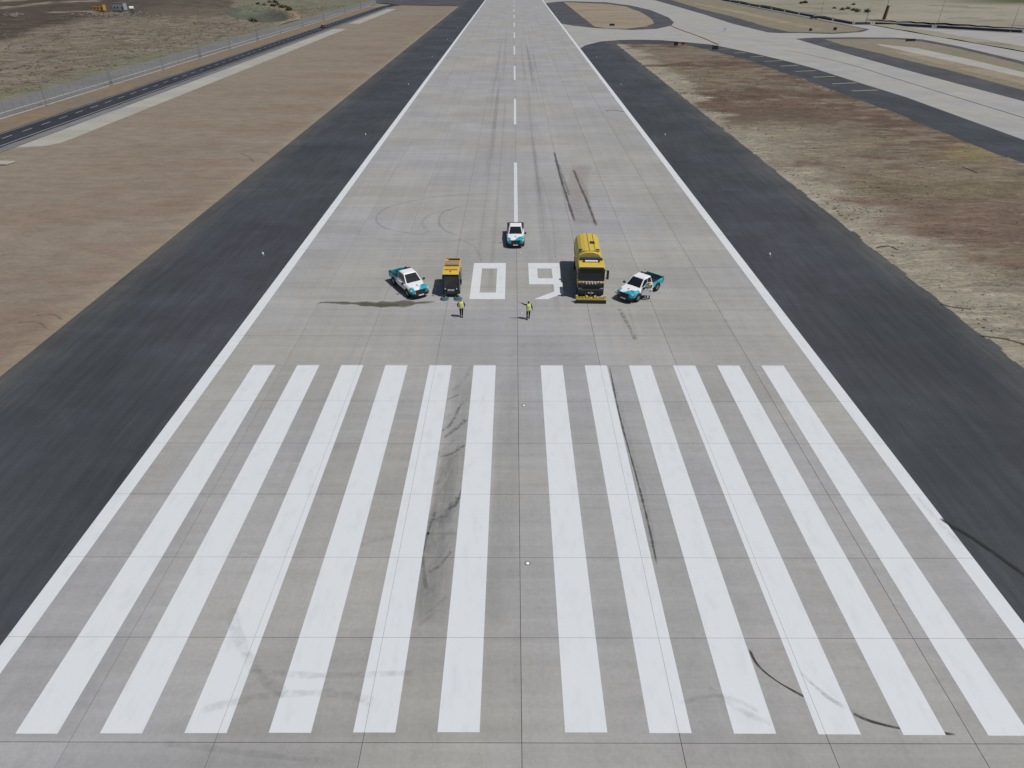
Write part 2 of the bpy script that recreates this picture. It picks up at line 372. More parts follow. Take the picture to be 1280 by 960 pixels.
skid([(1066, 890), (1076, 894), (1084, 893)], .1, 'mk2'); skid([(1010, 850), (1040, 875), (1075, 895)], .2, 'mk1', over=True)
skid([(1000, 840), (1035, 872), (1070, 890)], .2, 'mk1', over=True)
skid([(757, 139), (768, 138), (780, 140)], .5, 'mk3'); skid([(774, 386), (784, 404), (795, 426)], .4, 'mk2'); skid([(786, 386), (790, 400), (797, 424)], .2, 'mk1')
skid([(640, 243), (590, 243), (530, 249), (485, 260), (471, 273), (478, 284), (505, 291), (540, 294)], .3, 'mk5')
skid([(580, 258), (556, 265), (549, 277), (556, 288), (572, 295)], .35, 'mk5'); skid([(568, 262), (540, 268), (528, 280), (538, 292)], .4, 'mk1')
skid([(572, 299), (592, 308), (601, 322), (602, 330)], .35, 'mk1'); skid([(470, 300), (520, 303), (600, 300)], .4, 'mk1')
skid([(545, 505), (560, 500), (575, 494)], .25, 'mk2'); skid([(550, 572), (565, 568), (582, 557)], .22, 'mk2'); skid([(555, 640), (570, 632), (578, 612)], .2, 'mk2')
for a in range(16):                             # scuffed lane between the stripes left of the centre
    y_ = 480 + a * 19 + random.uniform(-8, 8); x_ = 572 - (y_ - 480) * .13 + random.uniform(-8, 8)
    skid([(x_ - 12, y_ + 16), (x_ + 2, y_ + 6), (x_ + 16, y_ - random.uniform(2, 22))], random.uniform(.12, .45), random.choice(['mk1', 'mk1', 'mk1', 'mk2']))
skid([(585, 470), (566, 600), (548, 700), (538, 790)], 1.9, 'mk0', .1); skid([(566, 560), (550, 650), (538, 720), (530, 780)], 1.3, 'mk0', .3); skid([(640, 470), (632, 620), (620, 790)], 1.6, 'mk00', .2); skid([(560, 600), (540, 655), (528, 700), (522, 760)], .6, 'mk1'); skid([(545, 640), (530, 690), (534, 740)], .2, 'mk2')
skid([(290, 760), (300, 800), (325, 845), (360, 870)], .5, 'mk1', over=True); skid([(250, 890), (330, 872), (420, 868), (470, 880)], .4, 'mk1', over=True)
skid([(310, 840), (400, 846), (520, 842)], .35, 'mk1', over=True); skid([(430, 690), (500, 670), (590, 668)], .3, 'mk1'); skid([(885, 860), (930, 890), (965, 905)], .35, 'mk1', over=True)
skid([(850, 880), (900, 870), (950, 890)], .25, 'mk1', over=True); skid([(1145, 620), (1180, 660), (1215, 690)], .3, 'mk1', over=True); skid([(200, 930), (330, 945), (420, 955)], .3, 'mk1')
skid([(676, 220), (690, 270), (695, 330)], .4, 'mk1')

for q in range(22):
    x_ = random.choice([-1, 1]) * random.uniform(2.4, 6.5); ya = random.uniform(50, 250); L = random.uniform(40, 140); dx = random.uniform(-.5, .5)
    zi[0] += 1; ribbon('tyre_mark', [(x_, ya), (x_ + dx * .6, ya + L / 2), (x_ + dx, ya + L)], random.uniform(.25, .9), M['mk00'], runway, ZT + .0014 + .0004 * (zi[0] % 6), px=False, wob=.3)
ribbon('dust_film', [(728, 205), (722, 240), (733, 282)], 3.2, M['mkb'], runway, ZM + .0056)
ribbon('wet_stain', [(396, 382), (405, 379), (440, 380), (490, 381), (545, 378)], [.1, .35, .5, .9, 1.5, .5, .2], M['wet'], runway, ZM + .006, wob=.7)
ribbon('wet_stain', [(450, 381), (475, 383), (500, 382)], .7, M['wet'], runway, ZM + .0065, wob=.6)
ribbon('tyre_mark', [(1175, 648), (1192, 659), (1215, 672), (1285, 722), (1330, 765)], .3, M['mk3'], runway, .075)

for sgn, zz in ((-1, .0535), (1, .0275)):       # paving lane seams and cold joints in the shoulders
    for X in (28.9, 32.9, 36.8): ribbon('paving_seam', [(sgn * X, -20), (sgn * X + .05, 120), (sgn * X, 270)], (.09), M['mk1'], runway, zz, px=False, wob=.3)
    for Y in ((37, 88, 151, 214) if sgn < 0 else (26, 70, 133, 201)): ribbon('paving_seam', [(sgn * 25.3, Y), (sgn * 33, Y + .1), (sgn * 40.2, Y)], .14, M['mk1'], runway, zz + .001, px=False, wob=.3)
# ---------------------------------------------------------------- asphalt, dirt and taxiways beside the runway
def st(name, pts, z, m, **k): return sheet(name, pts, z, M[m], kind='structure', **k)
st('shoulder', [(-41, -80), (-25.01, -80), (-25.01, 900), (-41, 900)], .048, 'asphalt')
st('taxiway', [G(716, 64), G(760, 70), G(1000, 150), G(1280, 240), (420, 40), (420, 300), G(1500, 58), G(1280, 41.7), G(1167, 35.4), G(1087, 31), G(1060, 31), (176.5, 1200), (25.01, 1200), (25.01, G(716, 64)[1])], .012, 'taxi')
st('shoulder', [(25.01, -80), (25.01, G(722, 60.5)[1]), G(731.6, 56.7), G(750, 52), G(774, 50), G(805, 49.6), G(828, 50.3), G(860, 53), G(891, 56), G(938, 65.6),
    G(990, 78), G(1016, 85), G(1060, 99), G(1131, 121), G(1280, 175), G(1700, 327), (330, -80)], .022, 'asphalt')
sheet('yellow_bars', [(0, 0), (1, 0), (0, 1)], -5, M['yellow_line']) if False else None
bars = []
for xa, ya, xb, yb2 in ((899, 61.7, 913, 61.2), (918, 66.4, 932, 65.5), (938, 71.2, 955, 70.4), (955, 76.8, 977, 75.8), (976, 82.8, 998, 81.6), (994, 89.4, 1020, 88.3),
                        (1016, 96.6, 1044, 95.4), (1040, 104.9, 1071, 103.4), (1064, 113.8, 1097, 112.5)):
    a, b = Vector(G(xa, ya)), Vector(G(xb, yb2)); d = (b - a).normalized(); n = Vector((-d.y, d.x)) * .45
    bars.append([a - n, b - n, b + n, a + n])
for q in bars: st('shoulder_marking', [tuple(v) for v in q], .045, 'yellow_line')

def field(name, fm, x0, x1, nx, y0, y1, ny, hf, cf, pw=1., pv=1., inside=None, z=0., **p):
    V, C, Fc = [], [], []; idx = {}
    for j in range(ny + 1):
        Y = y0 + (y1 - y0) * (j / ny) ** pv
        for i in range(nx + 1):
            X = x0 + (x1 - x0) * (i / nx) ** pw
            if inside and not inside(X, Y): continue
            idx[i, j] = len(V); V.append((X, Y, z + hf(X, Y))); C.append(cf(X, Y))
    for j in range(ny):
        for i in range(nx):
            q = [(i, j), (i + 1, j), (i + 1, j + 1), (i, j + 1)]
            if x1 < x0: q.reverse()
            if all(k in idx for k in q): Fc.append(tuple(idx[k] for k in q))
    me = bpy.data.meshes.new(name); me.from_pydata(V, [], Fc); me.materials.append(M[fm])
    at = me.attributes.new('soil', 'FLOAT_COLOR', 'POINT'); at.data.foreach_set('color', [c for q in C for c in (*q, 1.)])
    me.polygons.foreach_set('use_smooth', [True] * len(me.polygons))
    return link(name, me, None, **p)
def lerp(a, b, t): t = max(0., min(1., t)); return tuple(u + (v - u) * t for u, v in zip(a, b))
def sst(a, b, v): t = max(0., min(1., (v - a) / (b - a))); return t * t * (3 - 2 * t)
def fb(x, y, s, sx=1., o=4, seed=0.): return noise.fractal(Vector((x * s * sx, y * s, seed)), .9, 2., o) 

# infield right of the runway
top = [(774, 55), (780, 54), (828, 54), (852, 55), (860, 57), (891, 64), (935, 75), (960, 84), (1000, 97.5), (1087.5, 129), (1135.6, 147.5), (1184, 167), (1219, 182.5), (1280, 204), (1700, 352)]
def top_y(px):
    for (a, b), (c, d) in zip(top, top[1:]):
        if a <= px <= c: return b + (d - b) * (px - a) / (c - a)
    return 54 if px < 774 else 352
def infield_in(X, Y):
    e = 40.75 + .35 * noise.noise(Vector((3, Y * .3, 0))) + .35 * noise.noise(Vector((9, Y * 1.1, 0)))
    if X < e: return False
    if Y < 12: return True
    px, py = PX(X, Y); return py > top_y(px) + 1.2 * noise.noise(Vector((X * .2, Y * .2, 5)))
def infield_col(X, Y):
    px, py = PX(X, Y); a = fb(X, Y, .045, .3, 5, 1); b = fb(X, Y, .11, .35, 4, 9); d = X - 40.7
    c2 = fb(X, Y, .35, .4, 4, 12)
    c = lerp((.16, .13, .098), (.235, .20, .15), .5 + b + .4 * a + .6 * c2)
    c = lerp(c, (.108, .078, .060), sst(-.05, .5, a + .9 * c2 + .5 * math.exp(-(((px - 960) / 150) ** 2) - ((py - 118) / 42) ** 2)))
    c = lerp(c, (.150, .105, .082), .85 * sst(.05, .6, b + .5 * c2 + .8 * math.exp(-(((py - 285) / 38) ** 2)) * sst(1060, 1160, px)))
    c = lerp(c, (.21, .175, .085), .7 * math.exp(-(((px - 1215) / 40) ** 2) - ((py - 192) / 12) ** 2))
    c = lerp(c, (.18, .155, .10), .6 * math.exp(-(((py - 235) / 18) ** 2)) * sst(1030, 1090, px))
    c = lerp(c, (.30, .275, .22), .85 * (1 - sst(1.2, 7 + .02 * max(0, 120 - Y) * 5, d + 6 * b + 3 * a + 3 * c2)))
    c = lerp(c, (.24, .215, .17), .75 * math.exp(-(((px - 960) / 90) ** 2) - ((py - 178) / 26) ** 2))
    c = lerp(c, (.25, .225, .175), .5 * math.exp(-(((px - 1190) / 80) ** 2) - ((py - 350) / 16) ** 2))
    return c
XR = sst
field('infield', 'soil', 40.3, 240, 340, -40, 290, 330, lambda X, Y: .01 + (.05 + .08 * fb(X, Y, .4, .6, 3, 2)) * sst(41, 45, X), infield_col, pw=1.5, pv=1.25, inside=infield_in, z=.025, kind='structure')
# clods, tufts and stones scattered over the infield
def scatter(name, pts, mat, **p):
    V, Fc = [], []
    for x, y, z, r, h in pts:
        n = len(V); m_ = 5; a0 = random.random() * 6
        for i in range(m_):
            rr = r * random.uniform(.6, 1.3); V.append((x + rr * 1.6 * cos(a0 + i * 2 * pi / m_), y + rr * sin(a0 + i * 2 * pi / m_), z - .03))
        for i in range(m_):
            rr = r * random.uniform(.25, .7); V.append((x + rr * 1.4 * cos(a0 + i * 2 * pi / m_), y + rr * sin(a0 + i * 2 * pi / m_), z + h * random.uniform(.6, 1.2)))
        Fc += [(n + i, n + (i + 1) % m_, n + m_ + (i + 1) % m_, n + m_ + i) for i in range(m_)] + [tuple(range(n + m_, n + 2 * m_))]
    me = bpy.data.meshes.new(name); me.from_pydata(V, [], Fc); me.materials.append(mat); return link(name, me, None, **p)
pts = []
def cl(n, cx, cy, sx, sy, r0, r1):
    for _ in range(n):
        x, y = G(random.gauss(cx, sx), random.gauss(cy, sy)); r = random.uniform(r0, r1)
        if x > 41.8 and infield_in(x - 1, y): pts.append((x, y, .03, r, r * .7))
cl(260, 1065, 258, 28, 14, .05, .16); cl(200, 1020, 235, 40, 12, .05, .14); cl(160, 1130, 300, 60, 22, .04, .13); cl(160, 1190, 350, 60, 28, .04, .12)
cl(140, 1240, 395, 40, 25, .04, .14); cl(600, 930, 190, 60, 35, .05, .16); cl(900, 950, 115, 75, 26, .07, .24); cl(500, 1130, 210, 80, 25, .06, .16); cl(200, 860, 90, 25, 15, .08, .24)
scatter('soil_clods', pts, M['rock'], kind='stuff')
ribbon('rut', [(1095, 310), (1110, 308), (1122, 313)], .35, M['mk3'], runway, .09)
ribbon('rut', [(1190, 382), (1220, 385), (1255, 382)], .3, M['mk2'], runway, .09)
ribbon('rut', [(1225, 420), (1255, 424), (1285, 432)], .3, M['mk3'], runway, .09); ribbon('rut', [(1175, 380), (1190, 384), (1215, 387)], .25, M['mk3'], runway, .09)
ribbon('rut', [(1202, 209), (1212, 213), (1222, 217)], .5, M['mk3'], runway, .11)

# islands between the taxiways
st('shoulder', [(25.01, G(684, 4)[1]), G(697, 2.0), G(711, 1.5), G(758, 2.8), G(789, 7), G(813, 12.5), G(836, 22), G(842.5, 28), G(839, 32), G(820.6, 36), G(789, 37.5), G(742.5, 35), G(716, 32), (25.01, G(702, 29.5)[1])], .02, 'asphalt2')
sheet('island', [(40.7, G(709, 2.6)[1]), G(735, 4), G(758, 5), G(781.6, 8), G(802, 15.6), G(814, 23.4), G(817.5, 29), G(808, 33), G(781.6, 36.2), G(758, 35.3), (40.7, G(742, 33)[1])], .028, M['tan'], jit=.5, seg=3, kind='structure')
st('shoulder', [G(790, -7), G(820.6, .8), G(880, 18), G(915, 29.5), G(960, 40.5), G(975, 41.5), G(1000.6, 41.3), G(1040, 42.5), G(1077, 40), G(1087, 36.5), G(1060, 31.6), G(1000, 20), G(938, 8), G(907, 1.5), G(884, -3)], .02, 'asphalt2')
sheet('island', [G(820, -7), G(842, .8), G(880, 12.5), G(915, 20.5), G(960, 34), G(985, 39.5), G(1015, 40.5), G(1040, 41), G(1070, 39), G(1082, 36.5), G(1060, 32.6), G(1000, 21), G(938, 9), G(905, 2), G(880, -4)], .028, M['grass'], jit=.8, kind='structure')
st('path', [G(868, 3.5), G(930, 14.5), G(993, 28.5), G(1030, 36.5), G(1022, 38), G(990, 32), G(928, 17.5), G(868, 5)], .036, 'tan')
st('shoulder', [G(994, 48.4), G(1016, 47), G(1060, 46.6), G(1115, 47), G(1152, 49), G(1199, 58), G(1246, 69), G(1280, 77), G(1500, 130), G(1500, 185), G(1280, 126.7), G(1140, 89.5), G(1033, 60)], .02, 'asphalt2')
sheet('island', [G(1030, 48.8), G(1115, 48.6), G(1152, 52), G(1199, 61), G(1246, 72.5), G(1280, 81), G(1500, 136), G(1500, 172), G(1280, 113), G(1179, 86), G(1079, 62), G(1056, 57)], .028, M['grass'], jit=.6, kind='structure')
sheet('soil_patch', [G(1110, 62), G(1160, 66), G(1220, 84), G(1290, 99), G(1290, 108), G(1190, 84), G(1120, 66)], .032, M['tan'], jit=.9, kind='structure')
st('path', [G(1095, 55), G(1145, 60), G(1209, 73.5), G(1280, 90.5), G(1500, 143), G(1500, 150), G(1280, 97), G(1209, 81), G(1145, 67), G(1100, 57)], .037, 'ditch')
ribbon('taxiway_joint', [(975, 62), (1000, 66), (1060, 80), (1109, 95), (1197, 122), (1285, 149), (1400, 186)], .5, M['mk3'], runway, .03)
ribbon('taxiway_line', [(838, 32), (850, 37), (875, 46), (898, 56)], 1.1, M['rust'], runway, .03)
ribbon('taxiway_joint', [(870, 40), (893, 41), (906, 38), (905, 34)], 1.0, M['mk2'], runway, .032)
ribbon('taxiway_joint', [(884, 41), (940, 50), (1000, 60)], .6, M['mk2'], runway, .034)

# left side: graded strip, concrete channel, road, patrol track
st('graded_strip', [(-107.2, 60), (-41.02, 60 - 140), (-41.02, G(571, 7.5)[1]), (-75, G(500, 6.5)[1]), (-107.2, 620)], .02, 'dirt') if False else None
def strip_col(X, Y):
    a = fb(X, Y, .03, .5, 5, 4); b = fb(X, Y, .1, .4, 4, 8)
    c = lerp((.222, .186, .150), (.25, .21, .17), .5 + a); c = lerp(c, (.215, .158, .122), (.35 + .3 * (1 - sst(45, 80, -X)) if X > -80 else .25) * sst(-.1, .45, b + .25 * sst(-75, -45, X) - .1))
    c = lerp(c, (.19, .18, .14), .3 * sst(.15, .5, a)); return lerp(c, (.28, .235, .17), .5 * (1 - sst(.5, 2.5, -41.0 - X)))
field('graded_strip', 'soil_smooth', -40.9, -107.3, 90, -60, 560, 260, lambda X, Y: .05 * fb(X, Y, .25, .8, 3) * sst(41.5, 44, -X) * (1 - sst(79, 82, -X)) + .01 + .02 * sst(41.5, 45, -X) * (1 - sst(79, 82, -X)), strip_col, z=.03, pv=1.2,
      inside=lambda X, Y: X < -40.6 + .3 * noise.noise(Vector((Y * .3, 1, 1))) and Y < G(571, 7.5)[1], kind='structure')
for a, b in (((383, 197), (404, 201)), ((315, 191), (340, 194)), ((300, 192), (318, 204)), ((45, 396), (78, 402)), ((22, 405), (60, 413))):
    P, Q = G(*a), G(*b); ribbon('rut', [P, ((P[0] + Q[0]) / 2, (P[1] + Q[1]) / 2 + .7), Q], .3, M['mk2'], runway, .12, px=False)
st('road', [(-98.6, -60), (-91.0, -60), (-91.0, 540), (-75, 640), (-60, 900), (-75, 900), (-88, 640), (-98.6, 540)], .09, 'road')
boxes('kerb', [(-98.95, -98.65, -60, 540, 0, .14)], M['gravel'], kind='structure')
st('edge_marking', R(-91.95, -91.75, -60, 540), .096, 'line_dim'); st('edge_marking', R(-98.2, -98.05, -60, 540), .096, 'line_dim')
dash = bpy.data.meshes.new('dash'); dash.from_pydata([(-.1, 0, 0), (.1, 0, 0), (.1, 3, 0), (-.1, 3, 0)], [], [(0, 1, 2, 3)]); dash.materials.append(M['line_dim'])
road = [o for o in S.objects if o.name == 'road'][0]
for k in range(70):
    o = link('centre_dash', dash, road); o.location = (-95.4, 95 + 6 * k, .098)
# concrete channel panels beside the road
Yc0, Yc1 = 124., G(431, 36.7)[1]
chn = bpy.data.objects.new('drainage_channel', None); S.collection.objects.link(chn); chn['kind'] = 'structure'
pan = bpy.data.meshes.new('panel'); v_, f_ = boxd(-3.05, 3.05, .02, 3.98, -.02, .10); pan.from_pydata(v_, [], f_); pan.materials.append(M['ditch'])
k = 0
while Yc0 + 4 * k < 520:
    Y = Yc0 + 4 * k; k += 1
    if Yc1 < Y < Yc1 + 32: continue
    o = link('panel', pan, chn); o.location = (-85.4, Y, 0)
mesh('panel', [(-88.45, 124, .1), (-82.35, 124, .1), (-82.6, 121.6, .1), (-84, 119.3, .1), (-88.45, 118, .1), (-88.45, 124, -.02), (-82.35, 124, -.02), (-82.6, 121.6, -.02), (-84, 119.3, -.02), (-88.45, 118, -.02)],
     [(0, 1, 2, 3, 4), (0, 5, 6, 1), (1, 6, 7, 2), (2, 7, 8, 3), (3, 8, 9, 4), (4, 9, 5, 0)], M['ditch'], chn)
sheet('verge', R(-107.1, -99.2, -60, 540), .085, M['rust_dirt'], jit=.3, kind='structure'); sheet('verge', R(-91, -88.6, 60, 540), .085, M['gravel'], jit=.25, kind='structure')
box('kerb', -107.9, -107.2, -60, 560, 0, .13, M['ditch'], kind='structure')
st('patrol_track', R(-121.5, -108, -60, 900), .06, 'gravel'); st('kerb_line', R(-112, -111.2, -60, 640), .075, 'taxi')
st('cross_road', [G(470, 4.2), G(484, 4.6), G(500, 6.4), G(571, 7.6), (-41, G(571, 7.6)[1] - 3), (-41, 760), G(470, -2)], .1, 'asphalt2')

# rough land beyond the patrol track
def basin(X, Y):
    dx, dy = X + 163, Y - 470; return ((dy * .917 - dx * .4) / 80) ** 2 + ((dx * .917 + dy * .4) / 18) ** 2
def land_h(X, Y):
    e = sst(-122, -150, X); h = e * (1.1 * fb(X, Y, .02, 1, 4, 3) + .6 * fb(X, Y, .09, .7, 3, 6))
    u = basin(X, Y)
    return h - 4.5 * (1 - sst(.1, 1.0, u)) + .7 * math.exp(-((u - 1.25) / .3) ** 2)
dk = [(-300, 75), (0, 50), (30, 44), (62, 30), (110, 23), (200, 22), (280, 20), (300, 4), (400, -20)]
def land_col(X, Y):
    px, py = PX(X, Y); a = fb(X, Y, .03, 1, 5, 2); b = fb(X, Y, .12, .5, 4, 3); c_ = fb(X, Y, .3, .5, 3, 5)
    c = lerp((.165, .135, .108), (.215, .185, .15), .5 + 1.3 * b); c = lerp(c, (.14, .145, .09), .5 * sst(.15, .6, a)); c = lerp(c, (.085, .07, .052), .8 * sst(.15, .6, c_ + .4 * b))
    c = lerp(c, (.16, .17, .11), .55 * (1 - sst(-124, -136, X)))
    yd = 200
    for (p, q), (r, s_) in zip(dk, dk[1:]):
        if p <= px <= r: yd = q + (s_ - q) * (px - p) / (r - p); break
    if px < 290:
        d = 1 - sst(yd - 3, yd + 3, py + 4 * a + 2 * b); d *= lerp((1.,), (.55 if py > 10 else .75,), sst(140, 230, px))[0]
        c = lerp(c, lerp((.062, .05, .042), (.095, .078, .062), .5 + b), d)
    for (x0, y0, x1, y1, w) in ((0, 11, 60, 4, 1.1), (60, 4, 120, 1, .8), (65, 16.5, 118, 15, .8), (0, 1, 25, .5, 1.)):
        if x0 - 4 <= px <= x1 + 4:
            yy = y0 + (y1 - y0) * (px - x0) / (x1 - x0); c = lerp(c, (.27, .235, .19), .8 * math.exp(-((py - yy) / w) ** 2))
    u = basin(X, Y)
    c = lerp(c, (.27, .21, .14), .9 * sst(-4, 8, (X + 163) * .917 + (Y - 470) * .4) * math.exp(-((u - 1.35) / .4) ** 2) ); c = lerp(c, (.095, .105, .085), .95 * (1 - sst(.8, 1.05, u)))
    if px > 300 and py < 12: c = lerp(c, (.15, .16, .11), .6)
    return c
field('rough_land', 'soil', -121.4, -900, 240, 40, 1500, 300, land_h, land_col, pw=1.8, pv=1.5, z=.03, kind='structure')
def far_col(X, Y):
    px, py = PX(X, Y); a = fb(X, Y, .012, .6, 5, 2); b = fb(X, Y, .05, .4, 4, 6)
    c = lerp((.25, .235, .185), (.30, .28, .225), .5 + a + .4 * b); d = sst(1130, 1280, px) * (1 - sst(2, 8, py)); c = lerp(c, (.09, .10, .05), d)
    return lerp(c, (.16, .14, .10), .6 * sst(.3, .6, b))
def bd(X):                                       # inner edge of the land beyond the perimeter track, right side
    return 0
def far_in(X, Y):
    if X < 186: return False
    A = [G(1087, 26), G(1167, 31), G(1280, 37), G(1600, 56)]
    for (p, q), (r, s_) in zip(A, A[1:]):
        if p <= X <= r: return Y > q + (s_ - q) * (X - p) / (r - p)
    return X < A[0][0] or Y > 230
field('far_field', 'soil_smooth', 186, 1200, 120, 200, 1600, 160, lambda X, Y: .6 * fb(X, Y, .02, 1, 3) + .3, far_col, pw=1.6, pv=1.4, inside=far_in, z=.0, kind='structure')
st('perimeter_track', [(177, 386), (177, 1300), (190, 1300), (192, G(1087, 24)[1]), G(1167, 29.5), G(1280, 35.5), G(1600, 54), G(1600, 60), G(1280, 42), G(1167, 35.6), G(1087, 31.2)], .03, 'gravel')
st('kerb_line', [(175.6, 386), (176.9, 386), (176.9, 1200), (175.6, 1200)], .05, 'taxi')

# ---------------------------------------------------------------- runway lights
ORD = ['nearest', 'second nearest', 'third nearest', 'fourth nearest', 'fifth nearest', 'sixth nearest', 'seventh nearest', 'eighth nearest', 'ninth nearest', 'tenth nearest', 'eleventh nearest', 'twelfth nearest', 'thirteenth nearest', 'fourteenth nearest', 'fifteenth nearest', 'sixteenth nearest', 'seventeenth nearest', 'eighteenth nearest', 'nineteenth nearest', 'twentieth nearest']
el = thing('edge_light', 'white raised edge light on the left asphalt shoulder, nearest the camera', 'runway light', (-28.35, 68.2, .048), 0, 'raised lights along the runway edges')
cyl('base', (0, 0, 0), (0, 0, .04), .15, M['steel'], el, r2=.14, n=16); cyl('stem', (0, 0, .04), (0, 0, .16), .03, M['lens'], el, n=8)
cyl('lamp_head', (0, 0, .16), (0, 0, .36), .12, M['lens'], el, r2=.09, n=14, bev=.02)
first = True
for side, X, zz in (('left', -28.35, .048), ('right', 28.25, .022)):
    for k in range(9):
        lb = 'white raised edge light on the %s asphalt shoulder, %s the camera' % (side, ORD[k])
        if first: first = False; continue
        Y = 68.2 + 59.6 * k; dup(el, (X, Y, .012 if side == 'right' and 275 < Y < 375 else zz), 0, lb)
clt = thing('centreline_light', 'small round inset light just right of the centre joint, nearest the camera', 'inset light', (.42, 24.1, ZT), 0, 'inset lights along the runway centreline')
cyl('housing', (0, 0, 0), (0, 0, .012), .16, M['steel'], clt, n=18); cyl('lens', (0, 0, .012), (0, 0, .03), .10, M['lens'], clt, r2=.07, n=14)
for k in range(1, 20):
    dup(clt, (.42, 24.1 + 14.97 * k, ZT), 0, 'small round inset light just right of the centre joint, %s the camera' % ORD[k])

# ---------------------------------------------------------------- vehicles
def wheel(parent, x, y, r, w, side, rimr=.6):
    prof = [(r * .62, -w / 2), (r * .93, -w / 2), (r, -w / 2 + .04), (r, w / 2 - .04), (r * .93, w / 2), (r * .62, w / 2)]
    n = 20; V = [(a * cos(2 * pi * i / n), b, a * sin(2 * pi * i / n)) for i in range(n) for a, b in prof]
    Fc = [(i * 6 + j, ((i + 1) % n) * 6 + j, ((i + 1) % n) * 6 + (j + 1) % 6, i * 6 + (j + 1) % 6) for i in range(n) for j in range(6)]
    o = mesh('wheel', V, Fc, M['tyre'], parent, smooth=True); o.location = (x, y, r)
    s = side
    cyl('rim', (0, s * (w / 2 - .05), 0), (0, s * (w / 2 - .01), 0), r * .63, M['rim'], o, r2=r * .5, n=16)
    return o
def quad(name, c, n_off, mat, parent, th=.012):      # glass pane: four corners pushed out a little, with thickness
    c = [Vector(p) for p in c]; nn = (c[1] - c[0]).cross(c[3] - c[0]).normalized() * n_off
    V = [p + nn for p in c] + [p + nn - nn.normalized() * th for p in c]
    return mesh(name, V, [(0, 1, 2, 3), (7, 6, 5, 4), (0, 4, 5, 1), (1, 5, 6, 2), (2, 6, 7, 3), (3, 7, 4, 0)], mat, parent)
def bil(c, u, v): return c[0] * (1 - u) * (1 - v) + c[1] * u * (1 - v) + c[2] * u * v + c[3] * (1 - u) * v

